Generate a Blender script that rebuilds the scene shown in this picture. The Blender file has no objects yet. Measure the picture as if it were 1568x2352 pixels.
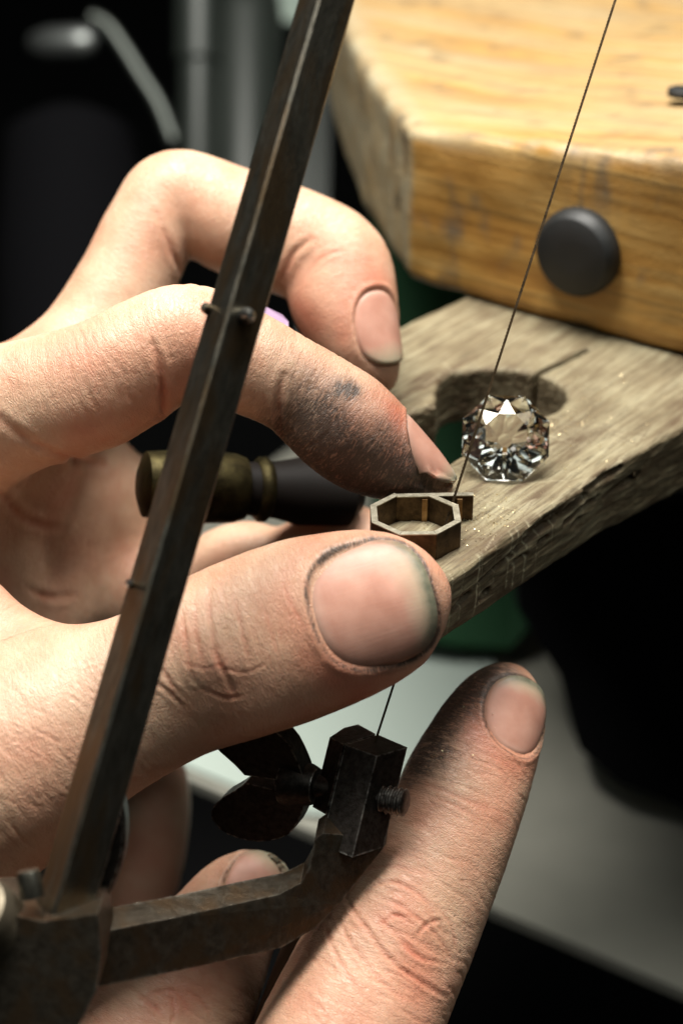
import bpy, bmesh, math, random
import numpy as np
from mathutils import Vector, Matrix
from mathutils.bvhtree import BVHTree
from mathutils.kdtree import KDTree

random.seed(7)
np.random.seed(7)
scene = bpy.context.scene
COL = scene.collection
MM = 0.001                                   # everything below is written in millimetres

# ------------------------------------------------------------------ camera
FPX, CX, CY = 3920.0, 784.0, 1176.0          # focal length and centre in a 1568 x 2352 picture
PITCH = math.radians(30.0)
CAM_H = 125.9                                # height of the lens above the top of the bench pin
RIGHT = np.array([1.0, 0.0, 0.0])
UP = np.array([0.0, math.sin(PITCH), math.cos(PITCH)])
FWD = np.array([0.0, math.cos(PITCH), -math.sin(PITCH)])
CAM = np.array([0.0, 0.0, CAM_H])

cd = bpy.data.cameras.new('camera')
cam = bpy.data.objects.new('camera', cd)
COL.objects.link(cam)
cam.location = CAM * MM
cam.rotation_euler = (math.radians(90) - PITCH, 0, 0)
cd.sensor_fit = 'HORIZONTAL'
cd.sensor_width = 24.0
cd.lens = FPX / 1568.0 * 24.0
cd.clip_start = 0.02
cd.clip_end = 50.0
cd.dof.use_dof = True
cd.dof.focus_distance = 0.2435
cd.dof.aperture_fstop = 60.0 / 4.8
cd.dof.aperture_blades = 7
scene.camera = cam

# ------------------------------------------------------------------ light
world = bpy.data.worlds.new('World')
scene.world = world
world.use_nodes = True
world.node_tree.nodes['Background'].inputs[0].default_value = (0.80, 0.90, 0.86, 1)
world.node_tree.nodes['Background'].inputs[1].default_value = 0.01


def area(name, loc, target, size, watts, color):
    ld = bpy.data.lights.new(name, 'AREA')
    ld.shape = 'RECTANGLE'
    ld.size = size[0] * MM
    ld.size_y = size[1] * MM
    ld.energy = watts
    ld.color = color
    o = bpy.data.objects.new(name, ld)
    COL.objects.link(o)
    o.location = Vector(loc) * MM
    o.rotation_euler = (Vector(target) - Vector(loc)).to_track_quat('-Z', 'Y').to_euler()
    return o


area('bench_lamp', (-18, 270, 400), (0, 228, 0), (320, 150), 5.7, (1.0, 0.965, 0.90))
area('fill_light_right', (340, 40, 560), (10, 220, 0), (420, 320), 0.80, (0.92, 1.0, 0.95))  # added fill panel that brightens the pin front and gem facets
area('fill_light_left', (-420, -60, 560), (0, 220, 0), (450, 350), 0.36, (0.90, 1.0, 0.95))  # added fill panel from the left, for reflections on spine and gem

scene.view_settings.view_transform = 'Standard'
scene.view_settings.look = 'None'
scene.view_settings.exposure = 0.0
scene.view_settings.gamma = 1.0
scene.render.engine = 'CYCLES'
scene.cycles.use_denoising = True
scene.cycles.max_bounces = 14
scene.cycles.diffuse_bounces = 1
scene.cycles.transmission_bounces = 14
scene.cycles.glossy_bounces = 8
scene.cycles.caustics_refractive = True
scene.cycles.sample_clamp_indirect = 6.0


# ------------------------------------------------------------------ points
def P(px, py, d):
    """the point at depth d (mm) that lies behind picture point (px, py)"""
    return CAM + (px - CX) / FPX * d * RIGHT - (py - CY) / FPX * d * UP + d * FWD


def G(px, py, z=0.0):
    """the point of the level plane z behind picture point (px, py)"""
    k = FWD[2] - (py - CY) / FPX * UP[2]
    return P(px, py, (z - CAM_H) / k)


def unit(v):
    v = np.asarray(v, float)
    return v / (np.linalg.norm(v) + 1e-12)


# ------------------------------------------------------------------ noise for relief
_rt = np.random.RandomState(3).rand(4096).astype(np.float32) * 2 - 1


def vnoise(p):
    p = np.asarray(p, np.float64)
    i = np.floor(p).astype(np.int64)
    f = p - i
    f = f * f * (3 - 2 * f)
    out = np.zeros(len(p))
    for dx in (0, 1):
        for dy in (0, 1):
            for dz in (0, 1):
                h = ((i[:, 0] + dx) * 73856093) ^ ((i[:, 1] + dy) * 19349663) ^ ((i[:, 2] + dz) * 83492791)
                w = (f[:, 0] if dx else 1 - f[:, 0]) * (f[:, 1] if dy else 1 - f[:, 1]) * (f[:, 2] if dz else 1 - f[:, 2])
                out += w * _rt[(h ^ (h >> 7)) & 4095]
    return out


def fbm(p, n=3):
    p = np.asarray(p, float)
    return sum(vnoise(p * 2 ** k + 17.3 * k) * 0.5 ** k for k in range(n))


# ------------------------------------------------------------------ implicit surfaces
def catmull(rows, per=7):
    R = np.asarray(rows, float)
    n = len(R)
    out = []
    for i in range(n - 1):
        p0, p1, p2, p3 = R[max(i - 1, 0)], R[i], R[i + 1], R[min(i + 2, n - 1)]
        for k in range(per):
            t = k / per
            out.append(0.5 * (2 * p1 + (p2 - p0) * t + (2 * p0 - 5 * p1 + 4 * p2 - p3) * t * t + (3 * p1 - p0 - 3 * p2 + p3) * t ** 3))
    out.append(R[-1])
    return np.array(out)


class Chain:
    """a limb: a centre line with an oval section; rows are (px, py, depth, half width in px, thickness ratio)"""

    def __init__(self, rows, per=6):
        S = catmull(rows, per)
        self.c = np.array([P(*r[:3]) for r in S])
        self.w = np.maximum(S[:, 3] * S[:, 2] / FPX, 0.3)
        self.h = self.w * S[:, 4]
        T = np.gradient(self.c, axis=0)
        self.t = T / np.linalg.norm(T, axis=1)[:, None]
        view = self.c - CAM
        A = np.cross(self.t, view)                       # across, in the picture plane
        self.a = A / np.linalg.norm(A, axis=1)[:, None]
        self.b = np.cross(self.a, self.t)                # towards or away from the camera
        self.s = np.concatenate([[0], np.cumsum(np.linalg.norm(np.diff(self.c, axis=0), axis=1))])
        m = np.maximum(self.w, self.h)
        self.lo = (self.c - m[:, None]).min(0)
        self.hi = (self.c + m[:, None]).max(0)

    def eval(self, p, want=False):
        best = np.full(len(p), 1e9, np.float32)
        if want:
            loc = np.zeros((len(p), 3), np.float32)
        for i in range(len(self.c) - 1):
            dv = self.c[i + 1] - self.c[i]
            L2 = dv @ dv
            o = p - self.c[i]
            t = np.clip(o @ dv / L2, 0, 1)
            w = self.w[i] + (self.w[i + 1] - self.w[i]) * t
            h = self.h[i] + (self.h[i + 1] - self.h[i]) * t
            T = dv / math.sqrt(L2)
            A = unit(self.a[i] + self.a[i + 1])
            B = unit(np.cross(A, T))
            A = np.cross(T, B)
            a, b = o @ A, o @ B
            c = o @ T - t * math.sqrt(L2)
            r = np.minimum(w, h)
            d = (np.sqrt((a / w) ** 2 + (b / h) ** 2 + (c / r) ** 2) - 1) * r
            m = d < best
            best = np.where(m, d, best)
            if want:
                loc[m, 0] = (self.s[i] + t * math.sqrt(L2))[m]
                loc[m, 1] = a[m]
                loc[m, 2] = b[m]
        return (best, loc) if want else best


def chain_field(g, ch, pad):
    """distance to a chain on the part of the grid round it, each piece only where it matters"""
    a = np.clip(np.floor((ch.lo - pad - g.lo) / g.vox).astype(int), 0, g.n - 1)
    b = np.clip(np.ceil((ch.hi + pad - g.lo) / g.vox).astype(int) + 1, 1, g.n)
    out = np.full(b - a, 50.0, np.float32)
    for i in range(len(ch.c) - 1):
        m = max(ch.w[i], ch.w[i + 1], ch.h[i], ch.h[i + 1]) + pad
        lo = np.minimum(ch.c[i], ch.c[i + 1]) - m
        hi = np.maximum(ch.c[i], ch.c[i + 1]) + m
        p = np.clip(np.floor((lo - g.lo) / g.vox).astype(int), a, b - 1)
        q = np.clip(np.ceil((hi - g.lo) / g.vox).astype(int) + 1, a + 1, b)
        ax = [(g.lo[k] + g.vox * np.arange(p[k], q[k]) - ch.c[i][k]).astype(np.float32) for k in range(3)]
        X, Y, Z = ax[0][:, None, None], ax[1][None, :, None], ax[2][None, None, :]
        dv = ch.c[i + 1] - ch.c[i]
        L = math.sqrt(dv @ dv)
        T = dv / L
        A = unit(ch.a[i] + ch.a[i + 1])
        B = unit(np.cross(A, T))
        A = np.cross(T, B)
        dot = lambda v: np.float32(v[0]) * X + np.float32(v[1]) * Y + np.float32(v[2]) * Z
        al = dot(T)
        t = np.clip(al / np.float32(L), 0, 1)
        w = np.float32(ch.w[i]) + np.float32(ch.w[i + 1] - ch.w[i]) * t
        h = np.float32(ch.h[i]) + np.float32(ch.h[i + 1] - ch.h[i]) * t
        r = np.minimum(w, h)
        al -= t * np.float32(L)
        d = (np.sqrt((dot(A) / w) ** 2 + (dot(B) / h) ** 2 + (al / r) ** 2) - 1) * r
        s_ = tuple(slice(p[k] - a[k], q[k] - a[k]) for k in range(3))
        out[s_] = np.minimum(out[s_], d)
    return tuple(slice(i, j) for i, j in zip(a, b)), out


def smin(a, b, k):
    h = np.maximum(k - np.abs(a - b), 0) / k
    return np.minimum(a, b) - h * h * k * 0.25


class Grid:
    def __init__(self, lo, hi, vox):
        self.lo = np.asarray(lo, float)
        self.vox = vox
        self.n = np.ceil((np.asarray(hi) - self.lo) / vox).astype(int) + 1
        self.f = np.full(self.n, 50.0, np.float32)

    def sub(self, lo, hi):
        a = np.clip(np.floor((lo - self.lo) / self.vox).astype(int), 0, self.n - 1)
        b = np.clip(np.ceil((hi - self.lo) / self.vox).astype(int) + 1, 1, self.n)
        sl = tuple(slice(i, j) for i, j in zip(a, b))
        ax = [self.lo[k] + self.vox * np.arange(a[k], b[k]) for k in range(3)]
        pts = np.stack(np.meshgrid(*ax, indexing='ij'), -1).reshape(-1, 3).astype(np.float32)
        return sl, pts, tuple(b - a)


def surface_nets(g):
    F = g.f
    S = F < 0
    nx, ny, nz = F.shape
    cnt = np.zeros((nx - 1, ny - 1, nz - 1), np.int8)
    for dx in (0, 1):
        for dy in (0, 1):
            for dz in (0, 1):
                cnt += S[dx:nx - 1 + dx, dy:ny - 1 + dy, dz:nz - 1 + dz]
    act = (cnt > 0) & (cnt < 8)
    I = np.argwhere(act)
    idx = np.full(act.shape, -1, np.int64)
    idx[act] = np.arange(len(I))
    cor = [(x, y, z) for x in (0, 1) for y in (0, 1) for z in (0, 1)]
    V = {c: F[I[:, 0] + c[0], I[:, 1] + c[1], I[:, 2] + c[2]] for c in cor}
    acc = np.zeros((len(I), 3))
    num = np.zeros(len(I))
    for c in cor:
        for ax in range(3):
            if c[ax] == 0:
                e = list(c)
                e[ax] = 1
                v0, v1 = V[c], V[tuple(e)]
                m = (v0 < 0) != (v1 < 0)
                t = np.where(m, v0 / np.where(m, v0 - v1, 1), 0)
                q = np.tile(np.array(c, float), (len(I), 1))
                q[:, ax] += t
                acc += q * m[:, None]
                num += m
    verts = g.lo + g.vox * (I + acc / num[:, None])
    quads = []
    for ax in range(3):
        u, v = (ax + 1) % 3, (ax + 2) % 3
        s0 = [slice(None)] * 3
        s1 = [slice(None)] * 3
        s0[ax] = slice(0, -1)
        s1[ax] = slice(1, None)
        d = S[tuple(s0)].astype(np.int8) - S[tuple(s1)].astype(np.int8)
        E = np.argwhere(d != 0)
        E = E[(E[:, u] > 0) & (E[:, v] > 0) & (E[:, u] < F.shape[u] - 1) & (E[:, v] < F.shape[v] - 1)]
        sg = d[E[:, 0], E[:, 1], E[:, 2]]

        def cell(du, dv):
            q = E.copy()
            q[:, u] += du
            q[:, v] += dv
            return idx[q[:, 0], q[:, 1], q[:, 2]]
        Q = np.stack([cell(-1, -1), cell(0, -1), cell(0, 0), cell(-1, 0)], 1)
        Q[sg < 0] = Q[sg < 0][:, ::-1]
        quads.append(Q)
    return verts, np.concatenate(quads)


def laplace(v, q, n=2, lam=0.5):
    e = np.concatenate([q[:, [0, 1]], q[:, [1, 2]], q[:, [2, 3]], q[:, [3, 0]]])
    deg = np.bincount(e[:, 0], minlength=len(v)) + np.bincount(e[:, 1], minlength=len(v))
    for _ in range(n):
        s = np.zeros_like(v)
        for k in range(3):
            s[:, k] = np.bincount(e[:, 0], v[e[:, 1], k], len(v)) + np.bincount(e[:, 1], v[e[:, 0], k], len(v))
        v = v + lam * (s / np.maximum(deg, 1)[:, None] - v)
    return v


# ------------------------------------------------------------------ meshes and objects
def mesh_obj(name, verts, faces, material, parent=None, smooth=False, angle=None):
    me = bpy.data.meshes.new(name)
    me.from_pydata([tuple(v) for v in np.asarray(verts, float) * MM], [], [tuple(int(i) for i in f) for f in faces])
    me.validate()
    me.update()
    if smooth:
        me.polygons.foreach_set('use_smooth', [True] * len(me.polygons))
        if angle is not None:
            me.set_sharp_from_angle(angle=math.radians(angle))
    if material:
        me.materials.append(material)
    o = bpy.data.objects.new(name, me)
    COL.objects.link(o)
    if parent:
        o.parent = parent
    return o


def bm_obj(name, bm, material, parent=None, smooth=False, angle=None, bevel=0, seg=2):
    if bevel:
        bmesh.ops.bevel(bm, geom=[e for e in bm.edges if e.calc_face_angle(0) > 0.4], offset=bevel, segments=seg, profile=0.6, affect='EDGES', clamp_overlap=True)
    bmesh.ops.recalc_face_normals(bm, faces=bm.faces)
    bm.verts.index_update()
    v = [tuple(x.co) for x in bm.verts]
    f = [[x.index for x in y.verts] for y in bm.faces]
    bm.free()
    return mesh_obj(name, v, f, material, parent, smooth, angle)


def tag(o, label, category=None, group=None, kind=None):
    if label:
        o['label'] = label
    if category:
        o['category'] = category
    if group:
        o['group'] = group
    if kind:
        o['kind'] = kind
    return o


def empty(name, loc):
    o = bpy.data.objects.new(name, None)
    COL.objects.link(o)
    o.empty_display_size = 0.005
    return o


def prism(pts, vec, bm=None):
    """solid between a planar outline and the same outline moved by vec"""
    bm = bm or bmesh.new()
    a = [bm.verts.new(p) for p in pts]
    b = [bm.verts.new(np.asarray(p) + np.asarray(vec)) for p in pts]
    n = len(a)
    bm.faces.new(a)
    bm.faces.new(b[::-1])
    for i in range(n):
        bm.faces.new((a[i], a[(i + 1) % n], b[(i + 1) % n], b[i]))
    return bm


def sweep(path, section, side, bm=None, scale=None):
    """section (u, v) carried along path; side fixes the u axis"""
    bm = bm or bmesh.new()
    path = [np.asarray(p, float) for p in path]
    rings = []
    for i, p in enumerate(path):
        t = unit(path[min(i + 1, len(path) - 1)] - path[max(i - 1, 0)])
        u = unit(np.asarray(side) - t * (np.asarray(side) @ t))
        v = np.cross(t, u)
        k = scale[i] if scale is not None else (1, 1)
        rings.append([bm.verts.new(p + u * a * k[0] + v * b * k[1]) for a, b in section])
    n = len(section)
    for r0, r1 in zip(rings, rings[1:]):
        for i in range(n):
            bm.faces.new((r0[i], r0[(i + 1) % n], r1[(i + 1) % n], r1[i]))
    bm.faces.new(rings[0][::-1])
    bm.faces.new(rings[-1])
    return bm


def circle(r, n=24, ry=None):
    return [(r * math.cos(2 * math.pi * k / n), (ry or r) * math.sin(2 * math.pi * k / n)) for k in range(n)]


def rect(w, h, c=0.5):
    a, b = w / 2, h / 2
    return [(a - c, -b), (a, -b + c), (a, b - c), (a - c, b), (-a + c, b), (-a, b - c), (-a, -b + c), (-a + c, -b)]


def lathe(axis0, axis1, profile, n=32, bm=None):
    """profile of (fraction along the axis, radius)"""
    bm = bm or bmesh.new()
    p0, p1 = np.asarray(axis0, float), np.asarray(axis1, float)
    t = unit(p1 - p0)
    u = unit(np.cross(t, (0.3, 0.2, 0.9)))
    v = np.cross(t, u)
    rings = []
    for f, r in profile:
        c = p0 + (p1 - p0) * f
        rings.append([bm.verts.new(c + r * (u * math.cos(2 * math.pi * k / n) + v * math.sin(2 * math.pi * k / n))) for k in range(n)])
    for r0, r1 in zip(rings, rings[1:]):
        for i in range(n):
            bm.faces.new((r0[i], r0[(i + 1) % n], r1[(i + 1) % n], r1[i]))
    bm.faces.new(rings[0][::-1])
    bm.faces.new(rings[-1])
    return bm


# ------------------------------------------------------------------ materials
def nd(nt, kind, out=None, **inp):
    n = nt.nodes.new('ShaderNode' + kind)
    for k, v in inp.items():
        if k.startswith('_'):
            setattr(n, k[1:], v)
            continue
        s = n.inputs[int(k[1:])] if k[0] == 'i' and k[1:].isdigit() else n.inputs[k.replace('_', ' ')]
        if isinstance(v, bpy.types.NodeSocket):
            nt.links.new(v, s)
        else:
            s.default_value = v
    return n.outputs[out] if isinstance(out, (str, int)) else n


def new_mat(name, **kw):
    m = bpy.data.materials.new(name)
    m.use_nodes = True
    b = m.node_tree.nodes['Principled BSDF']
    for k, v in kw.items():
        b.inputs[k.replace('_', ' ')].default_value = v
    return m, m.node_tree, b


def coords(nt, scale=(1, 1, 1), rot=(0, 0, 0)):
    tc = nd(nt, 'TexCoord', 'Object')
    return nd(nt, 'Mapping', 'Vector', Vector=tc, Scale=scale, Rotation=rot)


def ramp(nt, fac, stops, interp='LINEAR'):
    n = nt.nodes.new('ShaderNodeValToRGB')
    n.color_ramp.interpolation = interp
    e = n.color_ramp.elements
    e[0].position, e[0].color = stops[0][0], (*stops[0][1], 1)
    e[1].position, e[1].color = stops[-1][0], (*stops[-1][1], 1)
    for p, c in stops[1:-1]:
        x = e.new(p)
        x.color = (*c, 1)
    nt.links.new(fac, n.inputs[0])
    return n.outputs[0]


def mixc(nt, fac, a, b, mode='MIX'):
    n = nt.nodes.new('ShaderNodeMix')
    n.data_type = 'RGBA'
    n.blend_type = mode
    for s, v in ((n.inputs[0], fac), (n.inputs[6], a), (n.inputs[7], b)):
        if isinstance(v, bpy.types.NodeSocket):
            nt.links.new(v, s)
        else:
            s.default_value = (*v, 1) if isinstance(v, tuple) and len(v) == 3 else v
    return n.outputs[2]


def mth(nt, op, a, b=0.0, c=None, clamp=False):
    n = nt.nodes.new('ShaderNodeMath')
    n.operation = op
    n.use_clamp = clamp
    for i, v in enumerate((a, b, c)):
        if v is None:
            continue
        if isinstance(v, bpy.types.NodeSocket):
            nt.links.new(v, n.inputs[i])
        else:
            n.inputs[i].default_value = v
    return n.outputs[0]


def bump(nt, b, height, strength, dist, normal=None):
    n = nt.nodes.new('ShaderNodeBump')
    n.inputs['Strength'].default_value = strength
    n.inputs['Distance'].default_value = dist
    nt.links.new(height, n.inputs['Height'])
    if normal:
        nt.links.new(normal, n.inputs['Normal'])
    if b is not None:
        nt.links.new(n.outputs[0], b.inputs['Normal'])
    return n.outputs[0]


def attr(nt, name, out='Fac'):
    n = nt.nodes.new('ShaderNodeAttribute')
    n.attribute_name = name
    return n.outputs[out]


def skin_material():
    m, nt, b = new_mat('skin')
    co = coords(nt)
    n1 = nd(nt, 'TexNoise', 'Fac', Vector=co, Scale=130.0, Detail=4.0, Roughness=0.6)
    n2 = nd(nt, 'TexNoise', 'Fac', Vector=co, Scale=900.0, Detail=3.0)
    # relief: a net of fine lines plus lines across the finger
    loc = attr(nt, 'loc', 'Vector')
    def ridges(scale, rot, width):
        mp = nd(nt, 'Mapping', 'Vector', Vector=loc, Scale=scale, Rotation=rot)
        nz = nd(nt, 'TexNoise', 'Fac', Vector=mp, Scale=1.0, Detail=3.0, Roughness=0.6, Distortion=0.6)
        return mth(nt, 'MULTIPLY', mth(nt, 'ABSOLUTE', mth(nt, 'SUBTRACT', nz, 0.5)), 1.0 / width, clamp=True)
    la = ridges((0.95, 0.20, 0.20), (0, 0, 0.2), 0.06)
    lb = ridges((1.3, 0.42, 0.42), (0.1, 0.3, 0.75), 0.06)
    lc = ridges((1.3, 0.42, 0.42), (-0.1, -0.3, -0.7), 0.06)
    lines = mth(nt, 'ADD', mth(nt, 'MULTIPLY', la, 0.25), mth(nt, 'MULTIPLY', mth(nt, 'MINIMUM', lb, lc), 0.75))
    base = ramp(nt, n1, [(0.30, (0.50, 0.305, 0.20)), (0.52, (0.61, 0.415, 0.285)), (0.72, (0.67, 0.485, 0.345))])
    base = mixc(nt, mth(nt, 'MULTIPLY', n2, 0.35), base, (0.52, 0.28, 0.175))
    blot = nd(nt, 'TexNoise', 'Fac', Vector=co, Scale=75.0, Detail=3.0)
    blot = nd(nt, 'MapRange', 'Result', Value=blot, i1=0.42, i2=0.75, i4=0.60)
    base = mixc(nt, mth(nt, 'ADD', attr(nt, 'red'), blot, clamp=True), base, (0.52, 0.185, 0.115))
    base = mixc(nt, mth(nt, 'MULTIPLY', mth(nt, 'SUBTRACT', 1.0, mth(nt, 'MINIMUM', lb, lc)), 0.16), base, (0.50, 0.20, 0.11))
    base = mixc(nt, attr(nt, 'pale'), base, (0.70, 0.53, 0.39))
    net = nd(nt, 'TexVoronoi', 'Distance', Vector=co, Scale=1500.0, _feature='DISTANCE_TO_EDGE')
    net = mth(nt, 'MULTIPLY', mth(nt, 'MINIMUM', net, 0.14), 7.0)
    fine = nd(nt, 'TexNoise', 'Fac', Vector=co, Scale=2400.0, Detail=2.0)
    hgt = mth(nt, 'ADD', mth(nt, 'MULTIPLY', lines, 0.9), mth(nt, 'ADD', mth(nt, 'MULTIPLY', net, 0.25), mth(nt, 'MULTIPLY', fine, 0.28)))
    bump(nt, b, hgt, 0.50, 0.00014)
    # soot: sits in the lines first
    d = attr(nt, 'dirt')
    ld_ = ridges((2.2, 0.22, 0.22), (0, 0, 0.12), 0.07)
    groove = mth(nt, 'SUBTRACT', 1.0, mth(nt, 'MULTIPLY', ld_, lines), clamp=True)
    g2 = nd(nt, 'TexNoise', 'Fac', Vector=co, Scale=900.0, Detail=5.0, Roughness=0.75)
    film = mth(nt, 'MULTIPLY', d, mth(nt, 'ADD', 0.38, mth(nt, 'MULTIPLY', g2, 0.80)))
    dm = mth(nt, 'MINIMUM', mth(nt, 'ADD', film, mth(nt, 'MULTIPLY', mth(nt, 'MULTIPLY', d, groove), 0.75)), 0.92, clamp=True)
    base = mixc(nt, dm, base, (0.042, 0.032, 0.026))
    nt.links.new(base, b.inputs['Base Color'])
    nt.links.new(mth(nt, 'ADD', 0.33, mth(nt, 'MULTIPLY', n2, 0.20)), b.inputs['Roughness'])
    b.inputs['Specular IOR Level'].default_value = 0.42
    b.inputs['Subsurface Weight'].default_value = 0.16
    b.inputs['Subsurface Radius'].default_value = (1.0, 0.33, 0.16)
    b.inputs['Subsurface Scale'].default_value = 0.0014
    return m


def nail_material():
    m, nt, b = new_mat('nail', Roughness=0.34)
    co = coords(nt)
    uv = attr(nt, 'nuv', 'Vector')
    sp = nd(nt, 'SeparateXYZ', None, Vector=uv)
    s, a, e = sp.outputs[0], sp.outputs[1], sp.outputs[2]
    n = nd(nt, 'TexNoise', 'Fac', Vector=co, Scale=260.0, Detail=4.0)
    col = ramp(nt, n, [(0.3, (0.44, 0.215, 0.155)), (0.7, (0.55, 0.30, 0.225))])
    # pale free end, a little pale at the moon
    tip = nd(nt, 'MapRange', 'Result', Value=mth(nt, 'ADD', s, mth(nt, 'MULTIPLY', n, 0.25)), i1=0.55, i2=1.05)
    col = mixc(nt, tip, col, (0.42, 0.36, 0.25))
    moon = nd(nt, 'MapRange', 'Result', Value=s, i1=-0.70, i2=-0.98)
    col = mixc(nt, mth(nt, 'MULTIPLY', moon, 0.5), col, (0.66, 0.46, 0.37))
    d = attr(nt, 'dirt')
    g2 = nd(nt, 'TexNoise', 'Fac', Vector=co, Scale=700.0, Detail=4.0)
    col = mixc(nt, mth(nt, 'MULTIPLY', d, mth(nt, 'ADD', 0.35, g2), clamp=True), col, (0.085, 0.095, 0.065))
    nt.links.new(col, b.inputs['Base Color'])
    mp = nd(nt, 'Mapping', 'Vector', Vector=uv, Scale=(1.5, 26.0, 0.0))
    st = nd(nt, 'TexNoise', 'Fac', Vector=mp, Scale=1.0, Detail=3.0)
    st2 = nd(nt, 'TexNoise', 'Fac', Vector=co, Scale=500.0, Detail=4.0)
    bump(nt, b, mth(nt, 'ADD', mth(nt, 'MULTIPLY', st, 0.55), mth(nt, 'MULTIPLY', st2, 0.6)), 0.28, 0.00010)
    b.inputs['Specular IOR Level'].default_value = 0.32
    nt.links.new(mth(nt, 'ADD', 0.30, mth(nt, 'MULTIPLY', st2, 0.30)), b.inputs['Roughness'])
    b.inputs['Subsurface Weight'].default_value = 0.2
    b.inputs['Subsurface Radius'].default_value = (1.0, 0.4, 0.25)
    b.inputs['Subsurface Scale'].default_value = 0.0012
    return m


def metal_material(name, dark, light, rough=0.4, metallic=0.9, scale=240.0, rust=None, strength=0.35, axis=None, edge=None, edge_w=0.0003):
    m, nt, b = new_mat(name, Metallic=metallic)
    co = coords(nt)
    if axis is not None:                            # stretch the grain along the piece
        dt = nd(nt, 'VectorMath', None, _operation='DOT_PRODUCT', i0=co, i1=tuple(axis)).outputs['Value']
        al = nd(nt, 'VectorMath', None, _operation='SCALE', i0=tuple(axis), i3=dt).outputs[0]
        al = nd(nt, 'VectorMath', None, _operation='SCALE', i0=al, i3=-0.7).outputs[0]
        co = nd(nt, 'VectorMath', None, _operation='ADD', i0=co, i1=al).outputs[0]
    n = nd(nt, 'TexNoise', 'Fac', Vector=co, Scale=scale, Detail=6.0, Roughness=0.65)
    n2 = nd(nt, 'TexNoise', 'Fac', Vector=co, Scale=scale * 6, Detail=4.0, Roughness=0.7)
    col = ramp(nt, n, [(0.35, dark), (0.68, light)])
    if rust:
        n3 = nd(nt, 'TexNoise', 'Fac', Vector=co, Scale=scale * 0.35, Detail=5.0)
        f = nd(nt, 'MapRange', 'Result', Value=n3, i1=0.45, i2=0.62)
        col = mixc(nt, mth(nt, 'MULTIPLY', f, 0.8), col, rust)
    if edge:
        bv_ = nd(nt, 'Bevel', 'Normal', Radius=edge_w)
        ge = nt.nodes.new('ShaderNodeNewGeometry')
        dp = nd(nt, 'VectorMath', None, _operation='DOT_PRODUCT', i0=bv_, i1=ge.outputs['Normal']).outputs['Value']
        ew = nd(nt, 'MapRange', 'Result', Value=mth(nt, 'SUBTRACT', dp, mth(nt, 'MULTIPLY', n2, 0.05)), i1=0.965, i2=0.86)
        col = mixc(nt, mth(nt, 'MULTIPLY', ew, nd(nt, 'MapRange', 'Result', Value=n, i1=0.40, i2=0.68)), col, edge)
    nt.links.new(col, b.inputs['Base Color'])
    nt.links.new(mth(nt, 'ADD', rough - 0.12, mth(nt, 'MULTIPLY', n2, 0.3)), b.inputs['Roughness'])
    bump(nt, b, mth(nt, 'ADD', n, mth(nt, 'MULTIPLY', n2, 0.5)), strength, 0.0002)
    return m


M_SKIN = skin_material()
M_NAIL = nail_material()
BAXIS = unit(P(770, -70, 222) - P(140, 2110, 212))
M_STEEL = metal_material('worn dark steel', (0.085, 0.080, 0.064), (0.17, 0.16, 0.13), 0.32, 0.95, 800.0, (0.145, 0.095, 0.050), 0.2, BAXIS, (0.34, 0.32, 0.27), 0.0004)
M_ARM = metal_material('worn brown steel', (0.085, 0.070, 0.052), (0.17, 0.145, 0.11), 0.32, 0.95, 800.0, (0.14, 0.09, 0.05), 0.45, None, (0.46, 0.43, 0.36), 0.0005)
M_WALL = metal_material('setting wall with dark reflections', (0.035, 0.022, 0.012), (0.10, 0.065, 0.035), 0.34, 0.9, 700.0)  # dark reflected surroundings put into the wall colour; the rim stays bright
M_BLACK = metal_material('blackened steel', (0.022, 0.018, 0.015), (0.062, 0.052, 0.045), 0.32, 0.85, 1100.0, None, 0.5, None, (0.62, 0.59, 0.54), 0.0004)
M_BLADE = metal_material('saw blade steel', (0.03, 0.02, 0.01), (0.10, 0.065, 0.035), 0.4, 0.9, 900.0)
M_BRIGHT = metal_material('bright steel', (0.18, 0.18, 0.17), (0.30, 0.30, 0.28), 0.3, 1.0, 300.0)
M_RIM = metal_material('filed gold alloy', (0.34, 0.31, 0.23), (0.56, 0.52, 0.41), 0.42, 0.9, 900.0, None, 0.25)
M_COPPER = metal_material('copper solder', (0.22, 0.12, 0.05), (0.40, 0.25, 0.12), 0.4, 0.9, 700.0)
M_BRIGHT2 = metal_material('dull tan steel', (0.10, 0.082, 0.056), (0.17, 0.145, 0.105), 0.5, 0.8, 200.0)
M_BRASS = metal_material('old brass', (0.02, 0.016, 0.008), (0.085, 0.07, 0.03), 0.5, 0.95, 260.0)


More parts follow.
